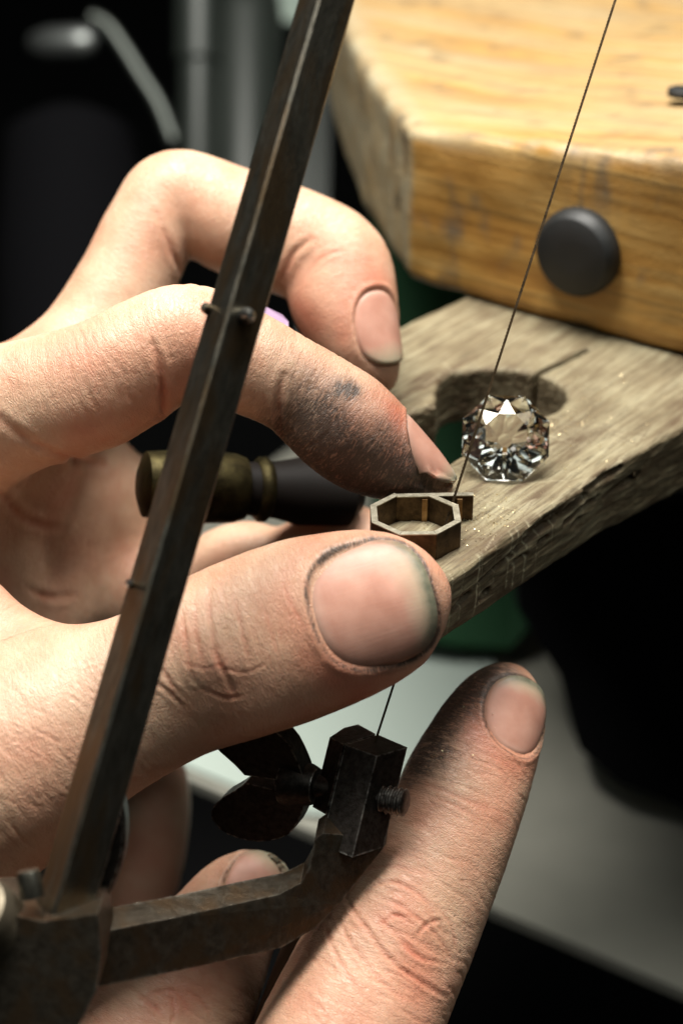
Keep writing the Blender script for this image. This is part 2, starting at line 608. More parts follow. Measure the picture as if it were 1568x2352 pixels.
def wood_material(name, stops, grain_dir, along, across, scratch_lit=None, rough=0.55, dirt=None, pores=0.45):
    m, nt, b = new_mat(name, Roughness=rough)
    co = coords(nt, (1, 1, 1), (0, 0, -grain_dir))
    st = nd(nt, 'Mapping', 'Vector', Vector=co, Scale=(along, across, across))
    wob = nd(nt, 'TexNoise', 'Color', Vector=st, Scale=0.35, Detail=2.0)
    st2 = nd(nt, 'VectorMath', 'Vector', i0=st, i1=wob)
    g = nd(nt, 'TexNoise', 'Fac', Vector=st2, Scale=1.0, Detail=6.0, Roughness=0.62, Distortion=0.4)
    big = nd(nt, 'TexNoise', 'Fac', Vector=co, Scale=55.0, Detail=5.0, Roughness=0.6)
    col = ramp(nt, mth(nt, 'ADD', mth(nt, 'MULTIPLY', g, 0.65), mth(nt, 'MULTIPLY', big, 0.35)), stops)
    sf = nd(nt, 'Mapping', 'Vector', Vector=co, Scale=(along * 2.2, across * 2.6, across * 2.6))
    g3 = nd(nt, 'TexNoise', 'Fac', Vector=sf, Scale=1.0, Detail=5.0, Roughness=0.7)
    pore = nd(nt, 'MapRange', 'Result', Value=g3, i1=0.47, i2=0.34, i4=pores)
    col = mixc(nt, pore, col, tuple(c * 0.35 for c in stops[1][1]))
    if dirt:
        dn = nd(nt, 'TexNoise', 'Fac', Vector=co, Scale=240.0, Detail=5.0, Roughness=0.7)
        f = mth(nt, 'MULTIPLY', attr(nt, 'dirt'), mth(nt, 'ADD', 0.3, mth(nt, 'MULTIPLY', dn, 1.2)), clamp=True)
        col = mixc(nt, f, col, dirt)
    if scratch_lit:
        col = mixc(nt, attr(nt, 'scratch_lit'), col, scratch_lit)
    nt.links.new(col, b.inputs['Base Color'])
    fine = nd(nt, 'TexNoise', 'Fac', Vector=co, Scale=1100.0, Detail=3.0)
    bump(nt, b, mth(nt, 'ADD', g, mth(nt, 'MULTIPLY', fine, 0.35)), 0.6, 0.0006)
    return m


# ------------------------------------------------------------------ background under and behind the bench
m_floor, nt, b = new_mat('dark floor', Base_Color=(0.012, 0.012, 0.013, 1), Roughness=0.9)
o = mesh_obj('floor', [(-4000, -1500, -620), (4000, -1500, -620), (4000, 6000, -620), (-4000, 6000, -620)], [(0, 1, 2, 3)], m_floor)
tag(o, 'dark unlit floor far below the workbench', kind='structure')

# sheet-metal catch tray below the pin, its shade put into the grey brown
TZ = -150.0
m_tray, nt, b = new_mat('shaded tray metal', Roughness=0.5)
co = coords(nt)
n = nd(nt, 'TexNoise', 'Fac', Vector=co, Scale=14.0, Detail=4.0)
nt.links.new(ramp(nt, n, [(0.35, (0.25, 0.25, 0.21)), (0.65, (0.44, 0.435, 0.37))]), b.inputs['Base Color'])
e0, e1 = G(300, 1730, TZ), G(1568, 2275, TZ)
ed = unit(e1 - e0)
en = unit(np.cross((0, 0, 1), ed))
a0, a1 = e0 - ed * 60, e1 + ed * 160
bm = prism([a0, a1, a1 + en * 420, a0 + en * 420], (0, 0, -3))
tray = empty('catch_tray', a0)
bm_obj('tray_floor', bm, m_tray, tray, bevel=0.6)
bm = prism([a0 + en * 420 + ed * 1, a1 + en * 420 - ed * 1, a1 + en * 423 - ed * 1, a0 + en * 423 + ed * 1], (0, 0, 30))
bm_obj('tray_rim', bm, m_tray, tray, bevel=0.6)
tag(tray, 'catch tray in shaded grey brown, out of focus far below the wooden bench pin', 'tray')
m_tray_lit, nt, b = new_mat('lit tray metal', Base_Color=(0.46, 0.54, 0.485, 1), Roughness=0.8)  # lit part of the tray, its light put into a pale patch
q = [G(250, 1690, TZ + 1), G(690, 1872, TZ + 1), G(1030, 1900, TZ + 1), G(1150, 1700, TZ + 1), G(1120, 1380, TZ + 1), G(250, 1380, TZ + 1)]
o = bm_obj('lit_tray_patch', prism(q, (0, 0, 0.5)), m_tray_lit)
tag(o, 'pale blurred patch for the lit part of the tray below the thumb', 'lit patch')

# dark block under the bench on the right
m_dark, nt, b = new_mat('matte black', Base_Color=(0.004, 0.004, 0.005, 1), Roughness=0.9)
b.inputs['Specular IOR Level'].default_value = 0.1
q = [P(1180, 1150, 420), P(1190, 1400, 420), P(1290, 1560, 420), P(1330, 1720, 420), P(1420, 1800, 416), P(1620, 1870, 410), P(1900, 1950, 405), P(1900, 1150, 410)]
o = bm_obj('dark_block', prism(q, FWD * 6 + np.array([0, 6, 0])), m_dark, None, bevel=2.0)
tag(o, 'matte black block under the right side of the bench', 'leather flap')

# green plastic bin
m_green, nt, b = new_mat('green plastic', Base_Color=(0.001, 0.045, 0.010, 1), Roughness=0.8)
q = [P(860, 560, 500), P(1230, 640, 500), P(1215, 1440, 470), P(1170, 1490, 470), P(1030, 1482, 470), P(860, 1430, 470)]
o = bm_obj('plastic_bin', prism(q, (0, 120, 0)), m_green, None, bevel=4.0)
tag(o, 'dark green plastic bin half hidden behind the bench pin', 'bin')

# things out of focus at the top left
m_chrome, nt, b = new_mat('chrome', Base_Color=(0.36, 0.38, 0.37, 1), Roughness=0.5, Metallic=1.0)
m_gun, nt, b = new_mat('grey painted metal', Base_Color=(0.028, 0.034, 0.029, 1), Roughness=0.42, Metallic=0.2)
m_satin, nt, b = new_mat('dull grey metal', Base_Color=(0.10, 0.11, 0.10, 1), Roughness=0.42, Metallic=0.9)
m_wall, nt, b = new_mat('grey green panel', Base_Color=(0.36, 0.44, 0.38, 1), Roughness=0.7)

torch = empty('bench_vice', P(250, 100, 620))
p0, p1 = P(70, 100, 650), P(222, 92, 640)
bm_obj('knob', lathe(p0, p1, [(0, 2), (0.05, 4), (0.3, 6), (0.75, 6), (0.93, 4.5), (1, 1)]), m_chrome, torch, True)
pts = [P(x, y, 640) for x, y in catmull([(205, 35), (245, 55), (285, 110), (325, 175), (365, 240), (400, 330)], 5)]
bm_obj('lever', sweep(pts, circle(2.6, 16, 2.0), RIGHT), m_satin, torch, True)
bm_obj('jaw', lathe(P(455, -80, 640), P(455, 460, 640), [(0, 9), (0.4, 9), (0.42, 7.5), (1, 7.5)]), m_gun, torch, True, 40)
bm_obj('body', lathe(P(160, 260, 680), P(180, 900, 660), [(0, 12), (0.08, 26), (0.5, 30), (1, 30)]), m_dark, torch, True, 40)
tag(torch, 'blurred dark bench vice with a bright chrome knob and curved lever', 'vice')
o = bm_obj('tool_canister', lathe(P(560, -60, 660), P(560, 520, 640), [(0, 6), (0.1, 14), (0.2, 15), (1, 15)]), m_gun, None, True, 40)
tag(o, 'blurred dark grey canister standing behind the curled middle finger', 'canister')
q = [P(560, -200, 760), P(900, -200, 760), P(900, 90, 740), P(560, 30, 740)]
o = bm_obj('back_panel', prism(q, FWD * 8), m_wall, None, bevel=1.0)
tag(o, 'pale grey green panel out of focus behind the saw frame', 'panel')
q = [P(640, 200, 560), P(760, 200, 560), P(748, 760, 530), P(690, 760, 530)]
o = bm_obj('steel_post', prism(q, FWD * 20), m_gun, None, bevel=2.0)
tag(o, 'dark grey steel post blurred between the finger and the wooden bench', 'post')


# ------------------------------------------------------------------ wooden bench and bench pin
def poly_sdf(x, y, poly):
    poly = np.asarray(poly, float)
    n = len(poly)
    d2 = np.full(x.shape, 1e12)
    inside = np.zeros(x.shape, bool)
    for i in range(n):
        ax, ay = poly[i]
        bx, by = poly[(i + 1) % n]
        ex, ey = bx - ax, by - ay
        t = np.clip(((x - ax) * ex + (y - ay) * ey) / (ex * ex + ey * ey + 1e-12), 0, 1)
        d2 = np.minimum(d2, (x - ax - t * ex) ** 2 + (y - ay - t * ey) ** 2)
        c = ((ay > y) != (by > y)) & (x < (bx - ax) * (y - ay) / (by - ay + 1e-12) + ax)
        inside ^= c
    return np.where(inside, -1, 1) * np.sqrt(d2)


def smax(a, b, k):
    return -smin(-a, -b, k)


def subdivide(v, q):
    e = np.concatenate([q[:, [0, 1]], q[:, [1, 2]], q[:, [2, 3]], q[:, [3, 0]]])
    lo, hi = e.min(1).astype(np.int64), e.max(1).astype(np.int64)
    key, inv = np.unique(lo * len(v) + hi, return_inverse=True)
    a, b = key // len(v), key % len(v)
    em = len(v) + inv.reshape(4, -1)
    fc = len(v) + len(key) + np.arange(len(q))
    nv = np.concatenate([v, (v[a] + v[b]) / 2, v[q].mean(1)])
    nq = np.concatenate([np.stack([q[:, k], em[k], fc, em[k - 1]], 1) for k in range(4)])
    return laplace(nv, nq, 2, 0.5), nq


def to_mesh(name, verts, quads, material, parent=None, sub=0):
    """big quad mesh; with sub, once subdivided. Returns the object, vertices in mm and normals."""
    if sub:
        verts, quads = subdivide(verts, quads)
    me = bpy.data.meshes.new(name)
    me.vertices.add(len(verts))
    me.vertices.foreach_set('co', (verts * MM).astype(np.float32).ravel())
    me.loops.add(len(quads) * 4)
    me.loops.foreach_set('vertex_index', quads.astype(np.int32).ravel())
    me.polygons.add(len(quads))
    me.polygons.foreach_set('loop_start', np.arange(len(quads), dtype=np.int32) * 4)
    me.update(calc_edges=True)
    o = bpy.data.objects.new(name, me)
    COL.objects.link(o)
    me.polygons.foreach_set('use_smooth', np.ones(len(me.polygons), bool))
    me.materials.clear()
    me.materials.append(material)
    if parent:
        o.parent = parent
    return o, *mesh_arrays(me)


def mesh_arrays(me):
    v = np.empty(len(me.vertices) * 3, np.float32)
    me.vertices.foreach_get('co', v)
    n = np.empty(len(me.vertices) * 3, np.float32)
    me.vertex_normals.foreach_get('vector', n)
    return v.reshape(-1, 3).astype(float) / MM, n.reshape(-1, 3).astype(float)


def set_co(me, v):
    me.vertices.foreach_set('co', (v * MM).astype(np.float32).ravel())
    me.update()


def set_attr(me, name, val):
    if val.ndim == 1:
        at = me.attributes.new(name, 'FLOAT', 'POINT')
        at.data.foreach_set('value', val.astype(np.float32))
    else:
        at = me.attributes.new(name, 'FLOAT_VECTOR', 'POINT')
        at.data.foreach_set('vector', val.astype(np.float32).ravel())


def gp(px, py):
    q = G(px, py)
    return q[0], q[1]


# bench board: a thick pine board with a worn, rounded front corner
BF0, BF1 = np.array([22.6, 298.6]), np.array([59.6, 271.4])
BD = unit(BF1 - BF0)
BN = np.array([-BD[1], BD[0]]) * -1.0
if BN[1] > 0:
    BN = -BN
bpoly = [BF0 - BD * 12.5, BF0, BF0 + BD * 190, BF0 + BD * 190 - BN * 260, (-3, 640), (-5, 480), (-2.6, 412), (1.0, 375), (4.3, 347), (8.0, 328)]
g = Grid((-14, 170, -4), (185, 560, 42), 1.25)
sl, pts, shp = g.sub(g.lo, g.lo + g.vox * (g.n - 1))
x, y, z = pts[:, 0].astype(float), pts[:, 1].astype(float), pts[:, 2].astype(float)
d2 = poly_sdf(x, y, bpoly)
al = (x - BF0[0]) * BD[0] + (y - BF0[1]) * BD[1]
topz = 30.5 + 5.5 * np.clip((al + 12) / 60, 0, 1)
dz = np.maximum(z - topz, 0.35 - z)
d = smax(d2, dz, 2.6) + 0.30 * fbm(pts / 6.0, 3)
g.f = d.reshape(shp).astype(np.float32)
bv, bq = surface_nets(g)
bv = laplace(bv, bq, 2)
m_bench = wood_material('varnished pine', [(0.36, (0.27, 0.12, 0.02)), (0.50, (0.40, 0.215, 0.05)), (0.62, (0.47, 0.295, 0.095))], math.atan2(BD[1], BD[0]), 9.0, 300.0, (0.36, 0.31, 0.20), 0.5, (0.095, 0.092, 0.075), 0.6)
bench = empty('workbench', (12, 306, 0))
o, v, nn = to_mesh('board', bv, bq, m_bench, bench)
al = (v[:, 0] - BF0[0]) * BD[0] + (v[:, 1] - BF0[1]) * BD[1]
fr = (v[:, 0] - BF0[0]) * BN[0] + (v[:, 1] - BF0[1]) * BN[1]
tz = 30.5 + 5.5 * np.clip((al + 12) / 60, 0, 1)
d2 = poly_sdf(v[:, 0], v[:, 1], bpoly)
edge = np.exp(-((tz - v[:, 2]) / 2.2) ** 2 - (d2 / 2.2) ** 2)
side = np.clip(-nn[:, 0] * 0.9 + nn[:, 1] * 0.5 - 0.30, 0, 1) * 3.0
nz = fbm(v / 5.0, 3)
wear_lit = np.clip(np.clip(side, 0, 1) * (0.85 + 0.3 * nz) + edge * np.clip(0.75 + 1.1 * nz, 0, 1.0), 0, 1)
wear_lit = np.maximum(wear_lit, np.clip(nn[:, 2] - 0.5, 0, 1) * (0.75 + 0.5 * fbm(np.stack([al * 0.03, fr * 0.22, v[:, 2] * 0.1], 1) + 3, 3)))  # worn top face made paler still, overhead light put into its colour
wear_lit = np.maximum(wear_lit, np.clip(np.exp(-(d2 / 7) ** 2) * np.clip(v[:, 2] - 28, 0, 1) * np.clip(0.4 - (al - 0) / 30, 0, 0.9), 0, 1))
gr = np.clip(edge * np.clip(0.25 + 2.4 * fbm(v / 3.0 + 9, 2), 0, 1), 0, 1) * 0.8
gr += 0.5 * np.clip(fbm(v / np.array([5, 5, 7]) + 31, 3) - 0.38, 0, 1) * 2.4
sm = P(1400, 430, 300)
gr += 0.55 * np.exp(-((al - ((sm[0] - BF0[0]) * BD[0] + (sm[1] - BF0[1]) * BD[1])) / 6) ** 2 - ((v[:, 2] - 27) / 7) ** 2) * np.clip(fbm(np.stack([al * 0.8, v[:, 2] * 0.08, fr * 0.1], 1), 2) + 0.4, 0, 1)
gr = np.clip(gr, 0, 1)
set_attr(o.data, 'dirt', gr)
set_attr(o.data, 'scratch_lit', wear_lit * (1 - 0.95 * gr))
m_rub, nt, b = new_mat('black rubber', Base_Color=(0.010, 0.011, 0.011, 1), Roughness=0.55)
n = nd(nt, 'TexNoise', 'Fac', Vector=coords(nt), Scale=400.0, Detail=3.0)
bump(nt, b, n, 0.3, 0.0003)
fn = np.array([BN[0], BN[1], 0.0])
k = (BF0 @ BN - CAM[:2] @ BN) / ((P(1333, 575, 1.0) - CAM)[:2] @ BN)
bc = CAM + (P(1333, 575, 1.0) - CAM) * k
bm_obj('rubber_stud', lathe(bc - fn * 2, bc + fn * 3.6, [(0, 8.0), (0.55, 8.0), (0.75, 7.85), (0.97, 6.9), (1, 6.7), (1.001, 2)], 48), m_rub, bench, True, 50)
hk = P(1562, 238, 290)
k = (33.9 - CAM_H) / (hk - CAM)[2]
hk = CAM + (hk - CAM) * k
bm_obj('screw_hole', lathe(hk + np.array([0, 0, 1.6]), hk + np.array([0, 0, 3.0]), [(0, 2.6), (0.8, 2.6), (1, 2.0)], 20), m_rub, bench, True, 40)
tag(bench, 'thick yellow pine workbench board with worn grey edge and black rubber stud', 'workbench')

# bench pin: grey weathered wooden wedge with a notch
ppix = [(1120, 640), (1060, 683), (910, 752), (850, 790), (820, 880), (860, 960), (935, 950), (1000, 930), (1002, 895), (1012, 868), (1040, 853), (1100, 845),
        (1160, 845), (1215, 852), (1262, 868), (1298, 892), (1304, 915), (1280, 938), (1225, 962), (1130, 1005), (1052, 1048), (980, 1095), (915, 1140),
        (868, 1190), (842, 1250), (862, 1310), (930, 1365), (1013, 1342), (1184, 1222), (1389, 1082), (1568, 982), (1800, 850)]
ppoly = [gp(*q) for q in ppix] + [tuple(BF0 + BD * 70 - BN * 20), (30, 318)]
g = Grid((-4, 188, -17), (92, 320, 3), 0.5)
sl, pts, shp = g.sub(g.lo, g.lo + g.vox * (g.n - 1))
x, y, z = pts[:, 0].astype(float), pts[:, 1].astype(float), pts[:, 2].astype(float)
d2 = poly_sdf(x, y, ppoly)
thick = 9.9 + 2.6 * np.clip((x - 13) / 42, 0, 1.5)
d2 = d2 + 0.10 * fbm(np.stack([x, y, z * 2.5], 1) / 4.0, 2) + 0.06 * vnoise(np.stack([x * 1.4, y * 1.4, z * 0.15], 1))
dz = np.maximum(z + 0.10 * fbm(pts / 5.0, 2), -z - thick)
d = smax(d2, dz, 1.0)
EA, EB = np.array([*gp(1013, 1342), 0.0]), np.array([*gp(1389, 1082), 0.0])
ED = unit(EB - EA)
EN = np.array([ED[1], -ED[0], 0.0])


def capsule(pts, a, b, r):
    a, b = np.asarray(a), np.asarray(b)
    ab = b - a
    t = np.clip((pts - a) @ ab / (ab @ ab), 0, 1)
    return np.linalg.norm(pts - a - t[:, None] * ab, axis=1) - r * (0.35 + 0.65 * np.sin(np.pi * np.clip(t, 0.02, 0.98)))


def front(s, zz, out=0.3):
    return EA + ED * s + np.array([0, 0, zz]) + EN * out


# splits along the grain and chips on the front face
CRACKS = [(9, 17, -4.4, -3.6, 0.55), (15, 29, -3.6, -2.6, 0.7), (20, 31, -2.0, -1.4, 0.6), (28, 38, -2.9, -2.2, 0.75), (31, 41, -4.6, -3.8, 0.5),
                          (3.0, 7.5, -5.6, -5.0, 0.5), (9.5, 12.5, -7.2, -7.0, 0.7), (36, 47, -1.3, -1.0, 0.6), (33, 36.5, -6.0, -5.6, 0.4), (42, 52, -4.6, -4.0, 0.5), (17, 22, -5.5, -5.2, 0.35), (24, 27, -5.0, -4.7, 0.5)]
for s0, s1, z0, z1, r in CRACKS:
    d = smax(d, -capsule(pts, front(s0, z0, 0.1), front(s1, z1, 0.1), r * 1.1), 0.15)
for s0, s1, zz, r in [(10.5, 13.5, 0.8, 1.35), (19, 24, 1.1, 1.5), (33, 39, 1.2, 1.6), (27, 29, 0.9, 1.1)]:
    d = smax(d, -capsule(pts, front(s0, zz, 0.6), front(s1, zz, 0.6), r), 0.5)
# saw kerf that runs from the notch towards the bench
ka, kb = np.array([*gp(1244, 850), 0.0]), np.array([*gp(1352, 800), 0.0])
kd = unit(kb - ka)
kn = np.array([-kd[1], kd[0], 0.0])
rel = pts - ka
kt = rel @ kd
d = smax(d, -np.maximum(np.abs(rel @ kn) - 0.55, np.maximum(-kt - 2, kt - np.linalg.norm(kb - ka))), 0.25)
g.f = d.reshape(shp).astype(np.float32)
pv, pq = surface_nets(g)
pv = laplace(pv, pq, 1, 0.4)
m_pin = wood_material('weathered grey wood', [(0.32, (0.075, 0.055, 0.030)), (0.46, (0.185, 0.145, 0.080)), (0.56, (0.275, 0.235, 0.142)), (0.70, (0.37, 0.33, 0.215))], math.atan2(ED[1], ED[0]) + 0.02, 60.0, 1000.0, (0.50, 0.44, 0.29), 0.7, (0.085, 0.052, 0.024), 0.8)
o, v, nn = to_mesh('bench_pin', pv, pq, m_pin, None, 1)
v = v + nn * (0.10 * fbm(np.stack([(v @ ED) * 0.35, (v @ EN) * 2.2, v[:, 2] * 2.2], 1), 3))[:, None]
dirt = np.clip(0.35 + 0.9 * fbm(v / 6.0, 3), 0, 1) * 0.25
es = (v - EA) @ ED
eo = (v - EA) @ EN
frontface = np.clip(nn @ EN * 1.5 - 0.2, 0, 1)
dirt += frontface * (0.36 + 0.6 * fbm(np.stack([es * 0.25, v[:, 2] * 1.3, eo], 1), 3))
notch = np.clip(1.0 - nn[:, 2] * 1.5, 0, 1) * (1 - frontface)
dirt += 0.30 * notch
top = np.clip(nn[:, 2], 0, 1)
dirt += top * 0.55 * np.clip(fbm(np.stack([es * 0.10, eo * 0.55, v[:, 2]], 1) + 5, 3) - 0.02, 0, 1) * 1.6
scr = np.zeros(len(v))
for s0, s1, z0, z1, r in CRACKS:
    cd_ = capsule(v, front(s0, z0, -0.25), front(s1, z1, -0.25), r)
    wob_ = 0.25 * fbm(np.stack([es * 0.5, v[:, 2] * 0.2, eo * 0.2], 1) + s0, 2)
    zl = (z0 + (z1 - z0) * np.clip((es - s0) / (s1 - s0), 0, 1))
    ln_ = np.exp(-((v[:, 2] - zl - wob_) / (0.34 * (0.5 + r))) ** 2) * np.clip((es - s0) / 0.8, 0, 1) * np.clip((s1 - es) / 0.8, 0, 1) * (eo > -2.0)
    dirt += 1.5 * ln_ + 0.35 * np.exp(-(np.maximum(cd_, 0) / 0.3) ** 2)
    v = v - nn * (0.9 * ln_)[:, None]
    cu_ = capsule(v, front(s0, z0 + 0.95 * r + 0.25, 0.0), front(s1, z1 + 0.95 * r + 0.25, 0.0), 0.12)
    scr = np.maximum(scr, 0.55 * np.exp(-(np.maximum(cu_, 0) / 0.2) ** 2))
rs = np.random.RandomState(5)
# saw and file marks
for s0, slant, wd, zlo, st in [(2.6, 0.10, 0.16, -9.5, 0.5), (9.2, 0.14, 0.2, -9.5, 0.9), (10.0, 0.1, 0.1, -8, 0.4), (17.2, 0.16, 0.18, -8.5, 0.7), (18.8, 0.12, 0.2, -9.5, 0.6), (21.6, 0.10, 0.2, -10, 0.7), (24.6, 0.10, 0.14, -9, 0.4),
                               (28.4, 0.1, 0.16, -6, 0.5), (5.2, 0.15, 0.12, -8, 0.4), (13.4, 0.1, 0.12, -6, 0.3), (37, 0.1, 0.14, -5, 0.3)]:
    l = np.abs(es - s0 - slant * (v[:, 2] + 3) + 0.12 * vnoise(v * 0.6))
    hit_ = np.exp(-(l / wd) ** 2) * (v[:, 2] > zlo) * (eo > -1.6)
    scr = np.maximum(scr, st * hit_ * frontface)
    v = v - nn * (0.12 * hit_ * frontface)[:, None]
for k in range(150):
    s0, o0, ang, ln, wd = rs.uniform(-4, 60), rs.uniform(-45, 0), rs.normal(0.0 if k % 3 else 1.3, 0.35), rs.uniform(1.5, 9), rs.uniform(0.08, 0.16)
    ca, sa = math.cos(ang), math.sin(ang)
    u_, w_ = (es - s0) * ca + (eo - o0) * sa, -(es - s0) * sa + (eo - o0) * ca
    m_ = np.exp(-(w_ / wd) ** 2) * (np.abs(u_) < ln / 2) * (top > 0.6)
    if k % 2:
        scr = np.maximum(scr, 0.32 * m_)
    else:
        dirt += 0.6 * m_
set_co(o.data, v)
set_attr(o.data, 'dirt', np.clip(dirt, 0, 1))
set_attr(o.data, 'scratch_lit', np.clip(scr, 0, 1))
tag(o, 'weathered grey wooden bench pin with a notch, splits and file marks', 'bench pin')

# ------------------------------------------------------------------ hands
class Hand:
    def __init__(self, palm, fingers, vox=0.72):
        self.palm, self.fing = palm, fingers
        ch = palm + [f for f, k in fingers]
        lo = np.min([c.lo for c in ch], 0) - 3
        hi = np.max([c.hi for c in ch], 0) + 3
        g = Grid(lo, hi, vox)
        for c in palm:
            sl, d = chain_field(g, c, 9)
            g.f[sl] = smin(g.f[sl], d, 11.0)
        base = g.f.copy()
        for c, k in fingers:
            sl, d = chain_field(g, c, 7)
            g.f[sl] = np.minimum(g.f[sl], smin(base[sl], d, k))
        del base
        v, q = surface_nets(g)
        v = laplace(v, q, 4, 0.5)
        self.bvh = BVHTree.FromPolygons(v.tolist(), q.tolist())
        self.v0, self.q0 = v, q

    def make(self, name):
        self.o, self.v, self.n = to_mesh(name, self.v0, self.q0, M_SKIN, None, 1)
        N = len(self.v)
        self.disp = np.zeros(N)
        self.A = {k: np.zeros(N) for k in ('dirt', 'red', 'pale')}
        best = np.full(N, 1e9)
        self.loc = np.zeros((N, 3))
        self.who = np.full(N, -1)
        allc = [(c, -1 - i) for i, c in enumerate(self.palm)] + [(c, i) for i, (c, k) in enumerate(self.fing)]
        for c, i in allc:
            m = np.all((self.v > c.lo - 3) & (self.v < c.hi + 3), 1)
            d, l = c.eval(self.v[m].astype(np.float32), True)
            d = d - (0.5 if i >= 0 else 0)
            idx = np.where(m)[0]
            t = d < best[idx]
            best[idx[t]] = d[t]
            self.loc[idx[t]] = l[t]
            self.who[idx[t]] = i
        self.smooth_loc()

    def smooth_loc(self):
        for c, i in [(c, -1 - k) for k, c in enumerate(self.palm)] + [(c, k) for k, (c, _) in enumerate(self.fing)]:
            m = np.where(self.who == i)[0]
            if not len(m):
                continue
            p = self.v[m]
            D = ((p[:, None, :] - c.c[None]) ** 2).sum(2)
            W = np.exp(-(D - D.min(1, keepdims=True)) / 10.0)
            W /= W.sum(1, keepdims=True)
            A, B, C = W @ c.a, W @ c.b, W @ c.c
            self.loc[m, 0] = W @ c.s + ((p - C) * (W @ c.t)).sum(1)
            self.loc[m, 1] = ((p - C) * A).sum(1)
            self.loc[m, 2] = ((p - C) * B).sum(1)

    def hit(self, px, py):
        d = unit(P(px, py, 1.0) - CAM)
        r = self.bvh.ray_cast(Vector(CAM), Vector(d))
        if r[0] is None:
            r = self.bvh.find_nearest(Vector(P(px, py, 245)))
        return np.array(r[0])

    def line(self, pix, per=6):
        pix = catmull(pix, per) if len(pix) > 2 else np.array(pix, float)
        pts = np.array([self.hit(*q) for q in pix])
        out = []
        for a, b in zip(pts, pts[1:]):
            n = max(2, int(np.linalg.norm(b - a) / 0.25))
            out += [a + (b - a) * t for t in np.linspace(0, 1, n, endpoint=False)]
        out.append(pts[-1])
        return np.array(out)

    def near(self, L, rad):
        m = np.where(np.all((self.v > L.min(0) - rad) & (self.v < L.max(0) + rad), 1))[0]
        d = np.full(len(m), 1e9)
        t = np.zeros(len(m))
        for i, p in enumerate(L):
            e = np.sum((self.v[m] - p) ** 2, 1)
            k = e < d
            d[k] = e[k]
            t[k] = i / max(1, len(L) - 1)
        return m, np.sqrt(d), t

    def crease(self, pix, depth, width, red=0.38, taper=True, dirt=0.0):
        depth *= 0.95
        width *= 0.82
        L = self.line(pix)
        m, d, t = self.near(L, width * 5)
        k = np.sin(np.pi * np.clip(t, 0.04, 0.96)) ** 0.6 if taper else 1.0
        k = k * (0.8 + 0.35 * vnoise(self.v[m] * 0.9))
        self.disp[m] += k * depth * (-np.exp(-(d / width) ** 2) + 0.45 * np.exp(-((d - 2.3 * width) / (1.2 * width)) ** 2))
        self.A['red'][m] += red * k * np.exp(-(d / (1.3 * width)) ** 2)
        if dirt:
            self.A['dirt'][m] += dirt * k * np.exp(-(d / width) ** 2)

    def scatter(self, box, angle, n, length, depth, width, seed, bend=0.12):
        rs = np.random.RandomState(seed)
        for _ in range(n):
            x, y = rs.uniform(box[0], box[2]), rs.uniform(box[1], box[3])
            a = math.radians(angle + rs.normal(0, 9))
            L = length * rs.uniform(0.5, 1.3) / 2
            b = rs.normal(0, bend) * L
            dx, dy = math.cos(a), math.sin(a)
            self.crease([(x - dx * L, y - dy * L), (x - dy * b, y + dx * b), (x + dx * L, y + dy * L)], 0.45 * depth * rs.uniform(0.4, 1.3), width * 0.9, 0.10)

    def paint(self, key, pix, r, val, grain=0.0):
        L = self.line(pix) if len(pix) > 1 else np.array([self.hit(*pix[0])])
        m, d, t = self.near(L, r * 2.6)
        w = np.exp(-(d / r) ** 2)
        if grain:
            w = w * np.clip(1 + grain * fbm(self.v[m] * 0.7, 3), 0, 2)
        self.A[key][m] += val * w

    def dent(self, pix, r, h):
        L = self.line(pix) if len(pix) > 1 else np.array([self.hit(*pix[0])])
        m, d, t = self.near(L, r * 2.6)
        self.disp[m] += h * np.exp(-(d / r) ** 2)

    def wrinkles(self, i, s0, sw, period, amp, side=None):
        amp *= 1.5
        m = np.where(self.who == i)[0]
        s, a, b = self.loc[m].T
        win = np.exp(-((s - s0) / sw) ** 2)
        if side is not None:
            win = win * np.clip(0.5 - side * b / 4.0, 0, 1)
        ph = (s + 0.9 * vnoise(np.stack([s * 0.35, a * 0.28, b * 0.28], 1)) + 0.05 * a * a * np.sign(s - s0) * 0.12) / period
        v = 1 - np.abs(np.sin(np.pi * ph))
        am = np.clip(0.55 + 0.9 * vnoise(np.stack([s * 0.8 + 7, a * 0.35, b * 0.35], 1)), 0, 1.4)
        self.disp[m] -= amp * win * am * v ** 4
        self.A['red'][m] += 0.9 * amp * win * am * v ** 5

    def nail(self, c, t, n, length, width, lift=0.25, p=2.5, dirt=0.5, flat=1.0):
        c = np.asarray(c, float)
        t = unit(t)
        n = unit(np.asarray(n) - t * (np.asarray(n) @ t))
        l = np.cross(n, t)
        Lh, Wh = length / 2, width / 2

        def drop(s, a):
            o = c + t * s + l * a + n * 25
            r = self.bvh.ray_cast(Vector(o), Vector(-n), 60)
            return None if r[0] is None else (np.array(r[0]) - c) @ n
        h0 = drop(0, 0)
        # the bed in the skin
        rel = self.v - c
        s, a, u = rel @ t / Lh, rel @ l / Wh, rel @ n
        q = (np.abs(s) ** p + np.abs(a) ** p) ** (1 / p)
        on = (u > h0 - Wh * 1.05) & (self.n @ n > -0.05)
        ins = np.clip((1.03 - q) / 0.10, 0, 1)
        back = np.clip((0.80 - s) / 0.3, 0, 1)
        self.disp += np.where(on, -0.55 * ins + 0.16 * back * np.exp(-((q - 1.09) / 0.06) ** 2) * (q > 0.98), 0)
        self.A['dirt'] += np.where(on, dirt * 1.5 * np.exp(-((q - 1.015) / 0.028) ** 2) * (0.9 + 0.4 * vnoise(self.v * 0.5)), 0)
        self.A['red'] += np.where(on, 0.14 * np.exp(-((q - 1.3) / 0.2) ** 2), 0)
        # the plate
        nr, na = 12, 56
        V, F, U, D = [], [], [], []
        prof = []
